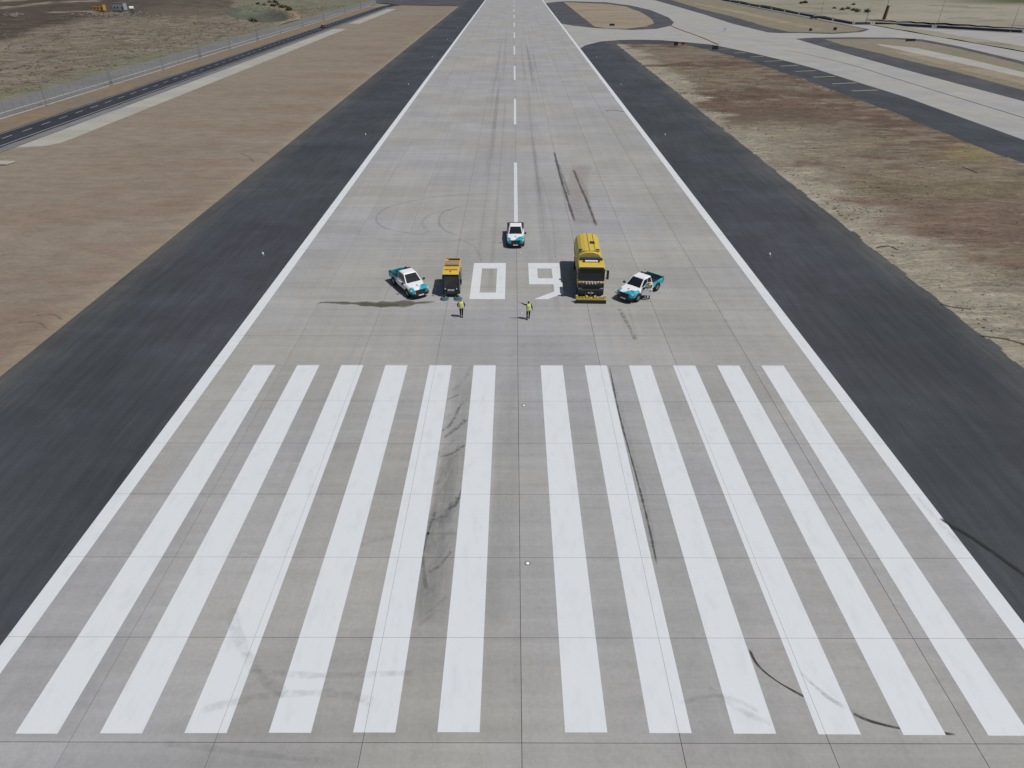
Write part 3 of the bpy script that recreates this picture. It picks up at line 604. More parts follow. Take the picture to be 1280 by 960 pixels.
def pickup(label, loc, rz, open_door=False):
    t = thing('pickup_truck', label, 'pickup truck', loc, rz, 'white and turquoise airport pickups')
    def ring(x, w, zt, zb=.42, wt=.86):
        h = [(.80 * w, zb), (.97 * w, zb + .1), (1.0 * w, .74), (.985 * w, zt - .16), (wt * w, zt - .03), (.45 * w, zt), (0, zt + .012)]
        return [(x, -a, b) for a, b in h[:-1]] + [(x, 0, h[-1][1])] + [(x, a, b) for a, b in h[:-1][::-1]]
    B = .92
    loft('body', [ring(2.60, B * .74, .86, .50), ring(2.52, B * .86, .97, .45), ring(2.3, B * .95, 1.04), ring(1.9, B, 1.09), ring(1.2, B, 1.15), ring(.9, B, 1.14), ring(.2, B, 1.13), ring(-.74, B, 1.13)], M['livery'], t, smooth=False, bev=.02)
    cbd = loft('cargo_bed', [[(x, a, b) for a, b in ((-.80, .45), (-.92, .6), (-.925, .95), (-.90, 1.12), (-.80, 1.12), (-.79, .66), (.79, .66), (.80, 1.12), (.90, 1.12), (.925, .95), (.92, .6), (.80, .45))] for x in (-.76, -2.58)], M['livery'], t, bev=.012)
    t.scale = (1.06,) * 3
    boxes('bed_liner', [(-2.56, -.78, -.785, .785, .662, .68), (-2.56, -.78, -.789, -.77, .68, 1.10), (-2.56, -.78, .77, .789, .68, 1.10), (-.80, -.77, -.785, .785, .68, 1.1), (-2.575, -.77, -.91, -.79, 1.121, 1.14), (-2.575, -.77, .79, .91, 1.121, 1.14)], M['black'], t)
    tg = box('tailgate', -2.64, -2.585, -.80, .80, .58, 1.12, M['livery'], t, bev=.02); box('handle', -2.665, -2.64, -.12, .12, .92, .99, M['black'], tg)
    tubes('roll_bar', [((-.9, -.78, 1.1), (-1.0, -.66, 1.66), .045), ((-.9, .78, 1.1), (-1.0, .66, 1.66), .045), ((-1.0, -.68, 1.66), (-1.0, .68, 1.66), .05), ((-1.0, -.66, 1.6), (-1.7, -.8, 1.13), .04), ((-1.0, .66, 1.6), (-1.7, .8, 1.13), .04)], M['black'], t, n=8)
    zb, zr = 1.12, 1.80
    Bc = [Vector((1.22, -.80, zb)), Vector((1.22, .80, zb)), Vector((-.74, .82, zb)), Vector((-.74, -.82, zb))]
    Tc = [Vector((.42, -.62, zr - .04)), Vector((.42, .62, zr - .04)), Vector((-.58, .64, zr - .04)), Vector((-.58, -.64, zr - .04))]
    top_ = [Vector((.30, -.52, zr)), Vector((.30, .52, zr)), Vector((-.50, .53, zr)), Vector((-.50, -.53, zr))]
    loft('cab', [[v - Vector((0, 0, .05)) for v in Bc], Bc, Tc, top_], M['vwhite'], t, bev=.03)
    q = [Bc[0], Bc[1], Tc[1], Tc[0]]; quad('windscreen', [bil(q, u, v) for u, v in ((.05, .05), (.95, .05), (.94, .93), (.06, .93))], .012, M['glass'], t)
    q = [Bc[2], Bc[3], Tc[3], Tc[2]]; quad('rear_window', [bil(q, u, v) for u, v in ((.08, .2), (.92, .2), (.92, .9), (.08, .9))], .012, M['glass'], t)
    for sgn, q in ((1, [Bc[1], Bc[2], Tc[2], Tc[1]]), (-1, [Bc[3], Bc[0], Tc[0], Tc[3]])):
        for a, b in ((.06, .52), (.56, .93)):
            if sgn < 0: a, b = 1 - b, 1 - a
            quad('side_window', [bil(q, u, v) for u, v in ((a, .08), (b, .08), (b, .86), (a, .86))], .01, M['glass'], t)
    for sgn in (1, -1):
        for k, (xa, xb) in enumerate(((.22, 1.12), (-.68, .19))):
            if open_door and sgn == 1 and k == 0:
                box('door_opening', xa, xb, .88, .932, .5, 1.08, M['dark'], t)
                d = loft('door', [[(0, 0, .5), (-.95, 0, .5), (-.95, 0, 1.14), (0, 0, 1.14)], [(0, .07, .5), (-.95, .07, .5), (-.95, .07, 1.14), (0, .07, 1.14)]], M['vwhite'], t, bev=.02)
                tubes('window_frame', [((0, .03, 1.1), (-.42, -.08, 1.70), .03), ((-.42, -.08, 1.70), (-.88, -.08, 1.72), .03), ((-.88, -.08, 1.72), (-.93, .03, 1.12), .03)], M['vwhite'], d, n=6)
                quad('window_pane', [(-.04, .03, 1.12), (-.93, .03, 1.12), (-.88, -.07, 1.70), (-.43, -.07, 1.68)], .0, M['glass_clear'], d, .006)
                box('handle', -.86, -.7, .072, .1, .98, 1.02, M['black'], d); box('door_trim', -.9, -.06, -.02, -.002, .55, 1.08, M['seat'], d)
                d.location = (1.12, .90, 0); d.rotation_euler = (0, 0, radians(-52)); continue
            d = box('door', xa, xb, *sorted((sgn * .905, sgn * .937)), .52, 1.02, M['vwhite'] if k == 0 else M['livery'], t, bev=.01)
            box('handle', xa + .06, xa + .24, *sorted((sgn * .94, sgn * .965)), .94, .975, M['black'], d)
            if k == 0: boxes('side_emblem', [(xa + .2, xa + .32, *sorted((sgn * .9375, sgn * .9395)), .70, .86), (xa + .37, xa + .43, *sorted((sgn * .9375, sgn * .9395)), .66, .9), (xa + .47, xa + .62, *sorted((sgn * .9375, sgn * .9395)), .74, .84)], M['blue'], d)
        m_ = box('mirror', 1.0, 1.14, *sorted((sgn * .97, sgn * 1.18)), 1.1, 1.29, M['black'], t, bev=.03)
        tubes('mirror_arm', [((1.04, sgn * .86, 1.14), (1.06, sgn * .99, 1.16), .02)], M['black'], m_)
        for xw in (1.62, -1.55):
            n = 14; V = [(xw, sgn * .933, .40)] + [(xw + .49 * cos(pi * i / n) * 1.02, sgn * .933, .36 + .49 * sin(pi * i / n)) for i in range(n + 1)]
            V2 = [(a, b + sgn * .02, c) for a, b, c in V]; N = len(V)
            mesh('wheel_arch', V + V2, [tuple(range(N)), tuple(range(N, 2 * N))[::-1]] + [(i, i + 1, N + i + 1, N + i) for i in range(N - 1)] + [(N - 1, 0, N, 2 * N - 1)], M['black'], t)
            wheel(t, xw, sgn * .845, .39, .25, sgn)
        loft('headlight', [[(2.50, sgn * .52, .80), (2.36, sgn * .86, .84), (2.30, sgn * .90, .95), (2.46, sgn * .60, .93)], [(2.585, sgn * .50, .79), (2.42, sgn * .89, .83), (2.36, sgn * .91, .95), (2.50, sgn * .58, .945)]], M['lamp'], t, bev=.005)
        box('tail_light', -2.60, -2.50, *sorted((sgn * .84, sgn * .94)), .72, 1.05, M['red'], t, bev=.01)
        box('running_board', -.95, 1.05, *sorted((sgn * .82, sgn * .97)), .32, .37, M['black'], t)
    loft('grille', [[(2.55, -.56, .93), (2.55, .56, .93), (2.60, .44, .60), (2.60, -.44, .60)], [(2.60, -.54, .93), (2.60, .54, .93), (2.66, .42, .60), (2.66, -.42, .60)]], M['black'], t, bev=.01)
    loft('bumper', [[(2.40, -.90, .34), (2.64, -.60, .34), (2.68, 0, .34), (2.64, .60, .34), (2.40, .90, .34), (2.2, .8, .34), (2.2, -.8, .34)], [(2.40, -.91, .60), (2.66, -.60, .60), (2.70, 0, .60), (2.66, .60, .60), (2.40, .91, .60), (2.2, .8, .60), (2.2, -.8, .60)]], M['black'], t, bev=.02)
    box('number_plate', 2.702, 2.71, -.26, .26, .40, .51, M['vwhite'], t); box('rear_bumper', -2.76, -2.6, -.85, .85, .42, .56, M['steel'], t, bev=.02)
    boxes('bonnet_emblem', [(1.86, 1.98, -.09, .03, 1.103, 1.109), (1.78, 1.84, -.05, .06, 1.108, 1.114), (2.0, 2.04, -.02, .07, 1.095, 1.101)], M['blue'], t)
    tubes('wiper', [((1.22, -.55, 1.15), (1.05, .05, 1.28), .012), ((1.22, .1, 1.15), (1.05, .65, 1.28), .012)], M['black'], t)
    boxes('chassis', [(-2.5, 2.3, -.6, .6, .28, .45)], M['black'], t)
    return t
tt = NT('clear_window_glass'); M['glass_clear'] = tt.out((.5, .55, .55), .05, .5); tt.b.inputs['Alpha'].default_value = .1

def mid(a, b): return ((a[0] + b[0]) / 2, (a[1] + b[1]) / 2)
A = radians(-58); m_ = mid(G(512, 372), G(492.5, 356.5)); pickup('white and turquoise pickup parked at the dark wet streak, left of the compact sweeper', (m_[0] - sin(A) * .9, m_[1] + cos(A) * .9, ZT), A)
pickup('white and turquoise pickup farthest back, facing the camera on the centreline behind the numerals', (-.12, 73.0, ZT), radians(-90))
A = radians(-133); m_ = mid(G(795.6, 376.5), G(821, 362.5)); RP = (m_[0] + sin(A) * .9, m_[1] - cos(A) * .9 - .2, ZT)
pk3 = pickup('white and turquoise pickup with its driver door open, right of the big yellow truck', RP, A, True)

# big yellow sweeper truck, x forward
tr = thing('runway_sweeper_truck', 'big yellow runway sweeper truck with closed body and a low yellow brush frame in front', 'sweeper truck', (7.25, 61.5, ZT), radians(-92))
prism('cab', [(4.28, .95), (4.38, 1.75), (4.32, 1.9), (4.08, 3.08), (3.9, 3.25), (2.45, 3.3), (2.35, 3.1), (2.35, .95)], -1.24, 1.24, M['yellow'], tr, bev=.07)
quad('windscreen', [(4.34, -1.17, 1.87), (4.34, 1.17, 1.87), (4.095, 1.12, 3.08), (4.095, -1.12, 3.08)], .012, M['glass'], tr)
for s in (1, -1):
    quad('side_window', [(4.15, s * 1.245, 1.95), (2.9, s * 1.245, 1.95), (2.95, s * 1.245, 2.9), (3.98, s * 1.245, 2.9)], .006 * s, M['glass'], tr)
    d = box('door', 2.85, 4.15, *sorted((s * 1.238, s * 1.262)), 1.0, 1.72, M['yellow'], tr, bev=.01); box('handle', 2.95, 3.12, *sorted((s * 1.262, s * 1.29)), 1.5, 1.55, M['black'], d)
    mm = box('mirror', 4.2, 4.38, *sorted((s * 1.42, s * 1.64)), 2.05, 2.95, M['black'], tr, bev=.04); tubes('mirror_arm', [((4.1, s * 1.22, 2.9), (4.28, s * 1.5, 2.85), .025), ((4.1, s * 1.22, 2.1), (4.28, s * 1.5, 2.15), .025)], M['black'], mm)
    box('headlight', 4.37, 4.43, *sorted((s * .82, s * 1.14)), .98, 1.16, M['lamp'], tr, bev=.02)
    for xw in (3.3, -2.6, -3.75) if False else (3.35, -2.9): wheel(tr, xw, s * 1.08, .52, .34, s)
    boxes('mudguard', [(2.72, 3.98, *sorted((s * .85, s * 1.27)), 1.05, 1.12), (-3.55, -2.25, *sorted((s * .85, s * 1.27)), 1.06, 1.12)], M['black'], tr, bev=.02)
    box('fuel_tank', .6, 1.9, *sorted((s * .72, s * 1.2)), .55, 1.05, M['steel'], tr, bev=.08)
prism('front_panel', [(4.30, 1.17), (4.43, 1.17), (4.45, 1.60), (4.30, 1.62)], -1.05, 1.05, M['dkgreen'], tr)
st_ = boxes('striped_board', [(4.375, 4.41, -.98, .98, 1.70, 1.84)], M['vwhite'], tr)
boxes('red_stripe', [(4.411, 4.417, -.95 + .28 * k, -.82 + .28 * k, 1.705, 1.835) for k in range(7)], M['redtext'], st_)
for k in range(4): cyl('spot_lamp', (4.43, -.42 + .28 * k, 1.66), (4.50, -.42 + .28 * k, 1.66), .075, M['lamp'], tr, n=14)
bp = prism('bumper', [(4.30, .5), (4.52, .5), (4.56, .62), (4.52, .98), (4.40, 1.16), (4.30, 1.16)], -1.24, 1.24, M['black'], tr, bev=.03)
boxes('grille_slat', [(4.45, 4.475, -.95, .95, 1.22 + .07 * k, 1.25 + .07 * k) for k in range(3)], M['black'], tr)
boxes('wiper', [(4.35, 4.37, -.75, -.10, 1.9, 1.92), (4.35, 4.37, .1, .75, 1.9, 1.92)], M['black'], tr)
box('plate', 4.57, 4.58, -.26, .26, .66, .78, M['vwhite'], tr)
box('sun_visor', 4.02, 4.30, -1.15, 1.15, 3.07, 3.16, M['black'], tr, bev=.03)
for s in (1, -1): box('corner_trim', 4.0, 4.385, *sorted((s * 1.05, s * 1.25)), 1.18, 1.62, M['black'], tr, bev=.02)
for s in (1, -1): box('pillar_trim', 4.0, 4.34, *sorted((s * 1.17, s * 1.252)), 1.9, 3.02, M['black'], tr, bev=.02)
boxes('seat', [(3.2, 3.4, -.75, -.35, 1.6, 2.5), (3.2, 3.4, .35, .75, 1.6, 2.5)], M['seat'], tr)
lb = box('light_bar', 3.0, 3.2, -.62, .62, 3.33, 3.45, M['vwhite'], tr, bev=.03)
for s in (1, -1): cyl('beacon', (3.1, s * .72, 3.3), (3.1, s * .72, 3.52), .10, M['dark'], lb, r2=.08, n=12)
box('air_intake', 2.4, 2.75, -1.1, 1.1, 3.31, 3.46, M['dkgreen'], tr, bev=.02); box('engine_cover', 1.3, 2.33, -1.0, 1.0, 1.2, 3.12, M['blue'], tr, bev=.06)
boxes('chassis', [(-4.3, 4.2, -.45, .45, .55, 1.0), (-1.6, .4, -1.15, 1.15, .4, .95)], M['black'], tr)
def bring(x, s=1., dz=0): return [(x, a * s, b + dz) for a, b in ((-.95, .98), (-1.16, 1.25), (-1.28, 1.8), (-1.30, 2.5), (-1.22, 2.95), (-1.05, 3.26), (-.78, 3.46), (-.4, 3.56), (0, 3.58), (.4, 3.56), (.78, 3.46), (1.05, 3.26), (1.22, 2.95), (1.30, 2.5), (1.28, 1.8), (1.16, 1.25), (.95, .98))]
hop = loft('hopper_body', [bring(1.25, .94, -.06), bring(1.12), bring(-4.05), bring(-4.3, .92, -.12)], M['yellow'], tr, bev=.02)
for s in (1, -1): box('side_panel', -3.9, 1.0, *sorted((s * 1.27, s * 1.312)), 1.75, 2.54, M['yside'], hop, bev=.01)
boxes('roof_seam', [(-4.0, 1.1, -.07, -.03, 3.575, 3.60), (-4.0, 1.1, .50, .53, 3.552, 3.574)], M['dark'], hop)
box('roof_hatch', -1.6, -1.0, .10, .60, 3.56, 3.62, M['dark'], hop, bev=.02)
for yy in (-.9, .78): box('roof_vent', .4, .8, yy - .17, yy + .17, 3.44, 3.57, M['dkgreen'], hop, bev=.02)
boxes('roof_rail', [(.95, 1.08, -.9, .9, 3.54, 3.62)], M['yside'], hop); box('tail_door', -4.42, -4.30, -1.1, 1.1, 1.2, 3.0, M['yellow'], hop, bev=.03)
pl = thing('front_brush', 'low yellow front brush frame with black rubber edge, on the ground before the truck cab', 'brush frame') if False else None
fr = boxes('front_brush_frame', [(5.25, 5.35, -1.4, 1.4, .30, .46), (4.95, 5.05, -1.15, 1.15, .36, .50), (4.95, 5.35, -1.3, -1.2, .36, .50), (4.95, 5.35, 1.2, 1.3, .36, .50), (4.95, 5.35, -.06, .06, .36, .5), (4.95, 5.35, -.7, -.6, .38, .52), (4.95, 5.35, .6, .7, .38, .52),
    (5.05, 5.25, -1.45, -1.25, .5, .72), (5.05, 5.25, 1.25, 1.45, .5, .72), (5.02, 5.28, -.5, -.3, .5, .68), (5.02, 5.28, .3, .5, .5, .68)], M['yellow'], tr, bev=.015)
box('rubber_blade', 5.36, 5.46, -1.47, 1.47, .03, .34, M['black'], fr, bev=.01)
cyl('brush_roller', (5.15, -1.35, .26), (5.15, 1.35, .26), .2, M['black'], fr, n=18)
tubes('lifting_arm', [((4.4, -.5, .7), (5.0, -.5, .46), .06), ((4.4, .5, .7), (5.0, .5, .46), .06), ((4.45, 0, .95), (5.0, 0, .5), .045)], M['black'], tr, n=8)
tubes('hose', [((4.5, -.8, 1.0), (4.85, -.85, .8), .03), ((4.85, -.85, .8), (5.0, -.8, .5), .03), ((4.5, .75, 1.0), (4.8, .8, .85), .03), ((4.8, .8, .85), (5.0, .78, .5), .03)], M['dark'], tr)

# compact sweeper, x forward
sw = thing('compact_sweeper', 'compact yellow and black street sweeper with two round brushes at its front', 'road sweeper', (-6.42, 59.5, ZT), radians(-90))
prism('cab_frame', [(2.0, .45), (2.08, 1.0), (1.85, 2.2), (1.7, 2.3), (.5, 2.3), (.5, .45)], -.78, .78, M['black'], sw, bev=.05)
quad('windscreen', [(2.078, -.66, 1.0), (2.078, .66, 1.0), (1.87, .62, 2.12), (1.87, -.62, 2.12)], .014, M['glass'], sw)
for s in (1, -1):
    quad('side_window', [(1.9, s * .785, 1.05), (.7, s * .785, 1.05), (.7, s * .785, 2.1), (1.75, s * .785, 2.1)], .006 * s, M['glass'], sw)
    cyl('headlight', (2.04, s * .55, .92), (2.12, s * .55, .92), .075, M['lamp'], sw, n=12)
    box('mirror', 2.05, 2.13, *sorted((s * .88, s * 1.06)), 1.55, 1.95, M['black'], sw, bev=.03)
    tubes('mirror_arm', [((1.9, s * .76, 2.0), (2.1, s * .96, 1.85), .018)], M['steel'], sw)
    for xw in (1.05, -1.1): wheel(sw, xw, s * .68, .34, .22, s)
    b = cyl('side_brush', (2.45, s * .66, .03), (2.45, s * .66, .16), .44, M['brush'], sw, r2=.30, n=24)
    cyl('brush_plate', (2.45, s * .66, .16), (2.45, s * .66, .22), .28, M['steel'], b, n=18); cyl('brush_motor', (2.45, s * .66, .22), (2.45, s * .66, .42), .10, M['dkgreen'], b, n=12)
    tubes('brush_arm', [((1.95, s * .35, .45), (2.45, s * .64, .38), .05)], M['black'], sw, n=8)
prism('roof_panel', [(1.9, 2.30), (1.95, 2.36), (1.55, 2.50), (.45, 2.52), (.45, 2.30)], -.79, .79, M['yellow'], sw, bev=.03)
w_ = []; random.seed(3); x_ = -.62
for i in range(9): ww = random.uniform(.08, .14); w_.append((1.0 + random.uniform(-.02, .02), 1.28, x_, x_ + ww, 2.515, 2.523)); x_ += ww + .03
boxes('roof_print', w_, M['redtext'], sw)
prism('hopper', [(.4, .6), (.4, 2.56), (-1.55, 2.62), (-1.75, 2.3), (-1.75, .6)], -.76, .76, M['yellow'], sw, bev=.05)
boxes('hopper_hatch', [(-.85, .2, -.66, .72, 2.585, 2.635)], M['hatch'], sw, bev=.01)
for q in ((.26, .36, -.66, .72, 2.565, 2.60), (-1.22, -.98, -.4, .72, 2.60, 2.66), (-1.38, -1.30, -.66, .72, 2.61, 2.65)): box('vent_slot', *q, M['dark'], sw)
box('chute', -1.0, .3, .76, .86, .7, 1.9, M['steel'], sw, bev=.03); box('side_box', .2, .9, -.95, -.79, .6, 1.7, M['dkgreen'], sw, bev=.03)
tubes('grab_rail', [((2.0, .84, .7), (1.8, .84, 2.2), .022), ((.9, .84, .7), (.9, .84, 2.2), .022)], M['steel'], sw)
boxes('chassis', [(-1.7, 2.0, -.5, .5, .25, .6)], M['black'], sw); box('front_bumper', 2.0, 2.14, -.72, .72, .42, .62, M['dkgreen'], sw, bev=.02)
box('red_bumper_strip', 2.141, 2.15, -.42, .42, .46, .50, M['rust'], sw)
npl = box('number_plate', 2.10, 2.115, -.32, .32, .70, .88, M['vwhite'], sw); boxes('plate_print', [(2.116, 2.119, -.22 + .13 * k, -.15 + .13 * k, .73, .85) for k in range(4)], M['dark'], npl)
cyl('beacon', (1.6, 0, 2.5), (1.6, 0, 2.64), .07, M['orangelens'], sw, n=12)

# ---------------------------------------------------------------- people
def skinmesh(name, chains, mat, parent, sub=1):     # chains of (points, radii) rooted in one graph
    vs, es, rs, root = [], [], [], []; key = {}
    for ch in chains:
        prev = None
        for p, r in ch:
            k = tuple(round(c, 4) for c in p)
            if k not in key: key[k] = len(vs); vs.append(p); rs.append(r)
            i = key[k]
            if prev is not None and prev != i: es.append((prev, i))
            prev = i
    me = bpy.data.meshes.new(name); me.from_pydata(vs, es, []); me.materials.append(mat)
    bm = bmesh.new(); bm.from_mesh(me); ly = bm.verts.layers.skin.verify(); bm.verts.ensure_lookup_table()
    for i, r in enumerate(rs): bm.verts[i][ly].radius = (r, r) if not isinstance(r, tuple) else r
    bm.verts[0][ly].use_root = True; bm.to_mesh(me); bm.free()
    o = link(name, me, parent)
    o.modifiers.new('skin', 'SKIN').use_smooth_shade = True
    s = o.modifiers.new('sub', 'SUBSURF'); s.levels = s.render_levels = sub
    return o
def person(label, loc, rz, la, ra, ll, rl, hood=False, lean=0.):   # faces +X; la/ra = elbow, wrist ; ll/rl = knee, ankle
    p = thing('person', label, 'person', loc, rz, 'airport workers in hi-vis vests')
    pel, wst, chs, nk, hd = (0, 0, .94), (0, 0, 1.08), (lean * .5, 0, 1.32), (lean * .8, 0, 1.50), (lean, 0, 1.60)
    sl, sr = (lean * .6, .19, 1.42), (lean * .6, -.19, 1.42); hl, hr = (0, .10, .90), (0, -.10, .90)
    def arm(s, e, w, r0):
        return [(s, r0), (e, r0 * .82), (w, r0 * .6)]
    def hand(s, e, w):
        W_, E_ = Vector(w), Vector(e); d = (W_ - E_).normalized(); u = d.orthogonal().normalized(); v = d.cross(u); out = [[(tuple(W_), .026), (tuple(W_ + d * .09), (.038, .018))]]
        for i, ln in enumerate((.062, .075, .07, .055)):
            b = W_ + d * .09; off = u * (.012 * (i - 1.5) * 1.6)
            out.append([(tuple(b), .03), (tuple(b + off + d * .03), .0095), (tuple(b + off + d * (.03 + ln * .6) + v * .006), .0085), (tuple(b + off + d * (.03 + ln) + v * .018), .007)])
        out.append([(tuple(W_ + d * .03), .03), (tuple(W_ + d * .05 + u * .035), .011), (tuple(W_ + d * .085 + u * .048), .009)])
        return out
    body = [[(pel, .13), (wst, .12), (chs, .14), (nk, .055), (hd, .085), ((lean, 0, 1.67), .095), ((lean, 0, 1.75), .06)], [(hd, .085), ((lean + .085, 0, 1.575), .035)],
            [(chs, .14), (sl, .06), (la[0], .045), (la[1], .03)], [(chs, .14), (sr, .06), (ra[0], .045), (ra[1], .03)],
            [(pel, .13), (hl, .09), (ll[0], .058), (ll[1], .042)], [(pel, .13), (hr, .09), (rl[0], .058), (rl[1], .042)]]
    body += hand(sl, *la) + hand(sr, *ra)
    b = skinmesh('body', body, M['skin'], p, 1)
    nose = mesh('nose', [(lean + .088, -.014, 1.625), (lean + .088, .014, 1.625), (lean + .118, 0, 1.622), (lean + .09, 0, 1.67)], [(0, 1, 2), (0, 2, 3), (1, 3, 2)], M['skin'], b)
    for s in (1, -1):
        cyl('eye', (lean + .086, s * .033, 1.67), (lean + .096, s * .033, 1.67), .011, M['dark'], b, n=8); box('ear', lean - .015, lean + .02, *sorted((s * .088, s * .104)), 1.63, 1.69, M['skin'], b, bev=.006)
    box('mouth', lean + .092, lean + .10, -.022, .022, 1.59, 1.597, M['red'], b)
    def leg(h, k, a): return [(pel, .145), (h, .105), (k, .075), (tuple(Vector(k).lerp(Vector(a), .95)), .062)]
    skinmesh('trousers', [leg(hl, *ll), leg(hr, *rl), [(pel, .145), ((0, 0, 1.0), .14)]], M['navy'], p)
    skinmesh('shirt', [[(wst, .135), (chs, .155), ((lean * .7, 0, 1.46), .075)], [(chs, .155), (sl, .075), (la[0], .058), (tuple(Vector(la[0]).lerp(Vector(la[1]), .9)), .042)], [(chs, .155), (sr, .075), (ra[0], .058), (tuple(Vector(ra[0]).lerp(Vector(ra[1]), .9)), .042)]], M['navy'], p)
    v = loft('vest', [[(a * k + ox, bb * k2, z) for a, bb in [(.145 * cos(2 * pi * i / 16), .215 * sin(2 * pi * i / 16)) for i in range(16)]] for z, k, k2, ox in ((.86, 1.08, .92, 0), (1.0, 1.05, .9, 0), (1.15, 1.06, .95, lean * .3), (1.32, 1.12, 1.05, lean * .5), (1.42, 1.0, 1.0, lean * .6), (1.50, .62, .5, lean * .7))], M['hivis'], p, smooth=True)
    for z in (.98, 1.14): loft('reflective_band', [[(1.10 * .145 * cos(2 * pi * i / 16) + lean * .2, 1.0 * .215 * sin(2 * pi * i / 16), zz) for i in range(16)] for zz in (z, z + .05)], M['silver'], v)
    for an, s in ((ll[1], 1), (rl[1], -1)):
        ax, ay, az = an; loft('shoe', [[(ax + dx, ay + dy * w, az - .09 + dz) for dy, dz in ((-.045, 0), (.045, 0), (.045, h), (-.045, h))] for dx, w, h in ((-.08, .8, .09), (.03, 1, .11), (.12, 1.05, .07), (.20, .7, .045))], M['dark'], p, bev=.012)
    if hood: skinmesh('hooded_cap', [[((lean - .03, 0, 1.55), .085), ((lean - .015, 0, 1.69), .108), ((lean - .02, 0, 1.76), .06)]], M['brush'], p)
    p.scale = (1.05,) * 3
    if not hood: skinmesh('hair', [[((lean - .035, 0, 1.63), .08), ((lean - .02, 0, 1.715), .095), ((lean - .02, 0, 1.755), .055)]], M['hair'], p)
    return p
x_, y_ = G(661, 400)
person('worker in hi-vis vest nearest the centreline, one arm stretched out to the side, striding', (x_, y_, ZT), radians(98), ((-.02, .44, 1.52), (.02, .70, 1.66)), ((-.05, -.30, 1.17), (.10, -.34, .94)),
       ((.10, .11, .50), (-.08, .12, .09)), ((.16, -.10, .50), (.22, -.11, .09)))
x_, y_ = G(577.5, 397)
person('worker in hi-vis vest and dark blue hood standing before the round sweeper brushes', (x_, y_, ZT), radians(-80), ((-.02, .33, 1.18), (.12, .27, 1.0)), ((-.02, -.33, 1.18), (.14, -.22, 1.02)),
       ((.02, .09, .50), (.02, .07, .09)), ((.04, -.08, .50), (-.04, -.07, .09)), hood=True)
x_, y_ = 12.78, 57.25
person('worker in hi-vis vest standing behind the open pickup door', (x_, y_, ZT), radians(215), ((.10, .33, 1.25), (.34, .28, 1.2)), ((.12, -.3, 1.2), (.36, -.2, 1.2)),
       ((.03, .10, .50), (.0, .12, .09)), ((.1, -.09, .50), (.14, -.11, .09)))

# ---------------------------------------------------------------- distant cars
def car(label, loc, rz, body, roof, cat='car'):
    t = thing('car', label, cat, loc, rz)
    def rg(x, w, zt): return [(x, -.85 * w, .3), (x, -.9 * w, .6), (x, -.84 * w, zt), (x, .84 * w, zt), (x, .9 * w, .6), (x, .85 * w, .3)]
    loft('body', [rg(2.2, .85, .7), rg(1.9, 1, .82), rg(.9, 1, .95), rg(-1.9, 1, .98), rg(-2.15, .9, .85)], M[body], t, bev=.03)
    loft('cabin', [[(1.0, -.78, .94), (1.0, .78, .94), (-1.6, .78, .96), (-1.6, -.78, .96)], [(.35, -.62, 1.44), (.35, .62, 1.44), (-1.2, .62, 1.46), (-1.2, -.62, 1.46)]], M['glass'], t, bev=.02)
    box('roof', -1.22, .37, -.64, .64, 1.46, 1.50, M[roof], t, bev=.02)
    for s in (1, -1):
        for xw in (1.35, -1.35): wheel(t, xw, s * .78, .32, .2, s)
        box('headlight', 2.1, 2.22, *sorted((s * .5, s * .78)), .6, .72, M['lamp'], t)
    return t
x_, y_ = G(404, 35); car('small dark red car with pale roof on the perimeter road far left', (x_, y_, .1), radians(-94), 'carred', 'vwhite')
x_, y_ = G(1017, 23.5); car('dark car with white roof on the kerb line by the far right barrier', (x_, y_, .05), radians(170), 'cardark', 'vwhite')

# ---------------------------------------------------------------- fences, poles, barriers
fn = thing('security_fence', 'long grey wire security fence beside the road on the left', 'fence', (-107.55, 0, .1))
post = bpy.data.meshes.new('post')
tmp = cyl('post_source', (0, 0, 0), (0, 0, 2.9), .035, M['galv'], None, n=6); pm = tmp.data; bpy.data.objects.remove(tmp)
for k in range(170):
    o = link('post', pm, fn); o.location = (0, 100 + 3 * k, 0)
V, Fc = [], []
def strand(a, b, w):
    a, b = Vector(a), Vector(b); d = (b - a).normalized(); u = d.cross(Vector((1, 0, 0))).normalized() * w; x = Vector((w, 0, 0)); n = len(V)
    V.extend([a - u, a + x, a + u, b - u, b + x, b + u]); Fc.extend([(n, n + 1, n + 4, n + 3), (n + 1, n + 2, n + 5, n + 4), (n + 2, n, n + 3, n + 5)])
for k in range(3400): strand((0, 100 + .15 * k, .1), (0, 100 + .15 * k, 2.7), .0035)
for z in (.1, .6, 1.1, 1.6, 2.1, 2.7, 2.85): strand((0, 100, z), (0, 609, z), .008)
mesh('wire_mesh', V, Fc, M['galv'], fn, kind='stuff')
def pole(label, loc, h, twin=False, cat='pole', m='galv', lamp=True, group=None):
    t = thing('light_pole', label, cat, loc, 0, group)
    cyl('mast', (0, 0, 0), (0, 0, h), .11, M[m], t, r2=.06, n=10); box('footing', -.3, .3, -.3, .3, 0, .25, M['ditch'], t, bev=.02)
    if twin:
        cyl('mast', (0, 1.0, 0), (0, 1.0, h * .8), .09, M[m], t, r2=.06, n=10); box('cabinet', -.25, .25, .25, .75, 0, 1.1, M['galv'], t, bev=.02)
    if lamp: tubes('arm', [((0, 0, h - .1), (.9, 0, h + .15), .04)], M[m], t); box('lamp_head', .7, 1.3, -.12, .12, h + .08, h + .2, M['galv'], t, bev=.02)
    return t
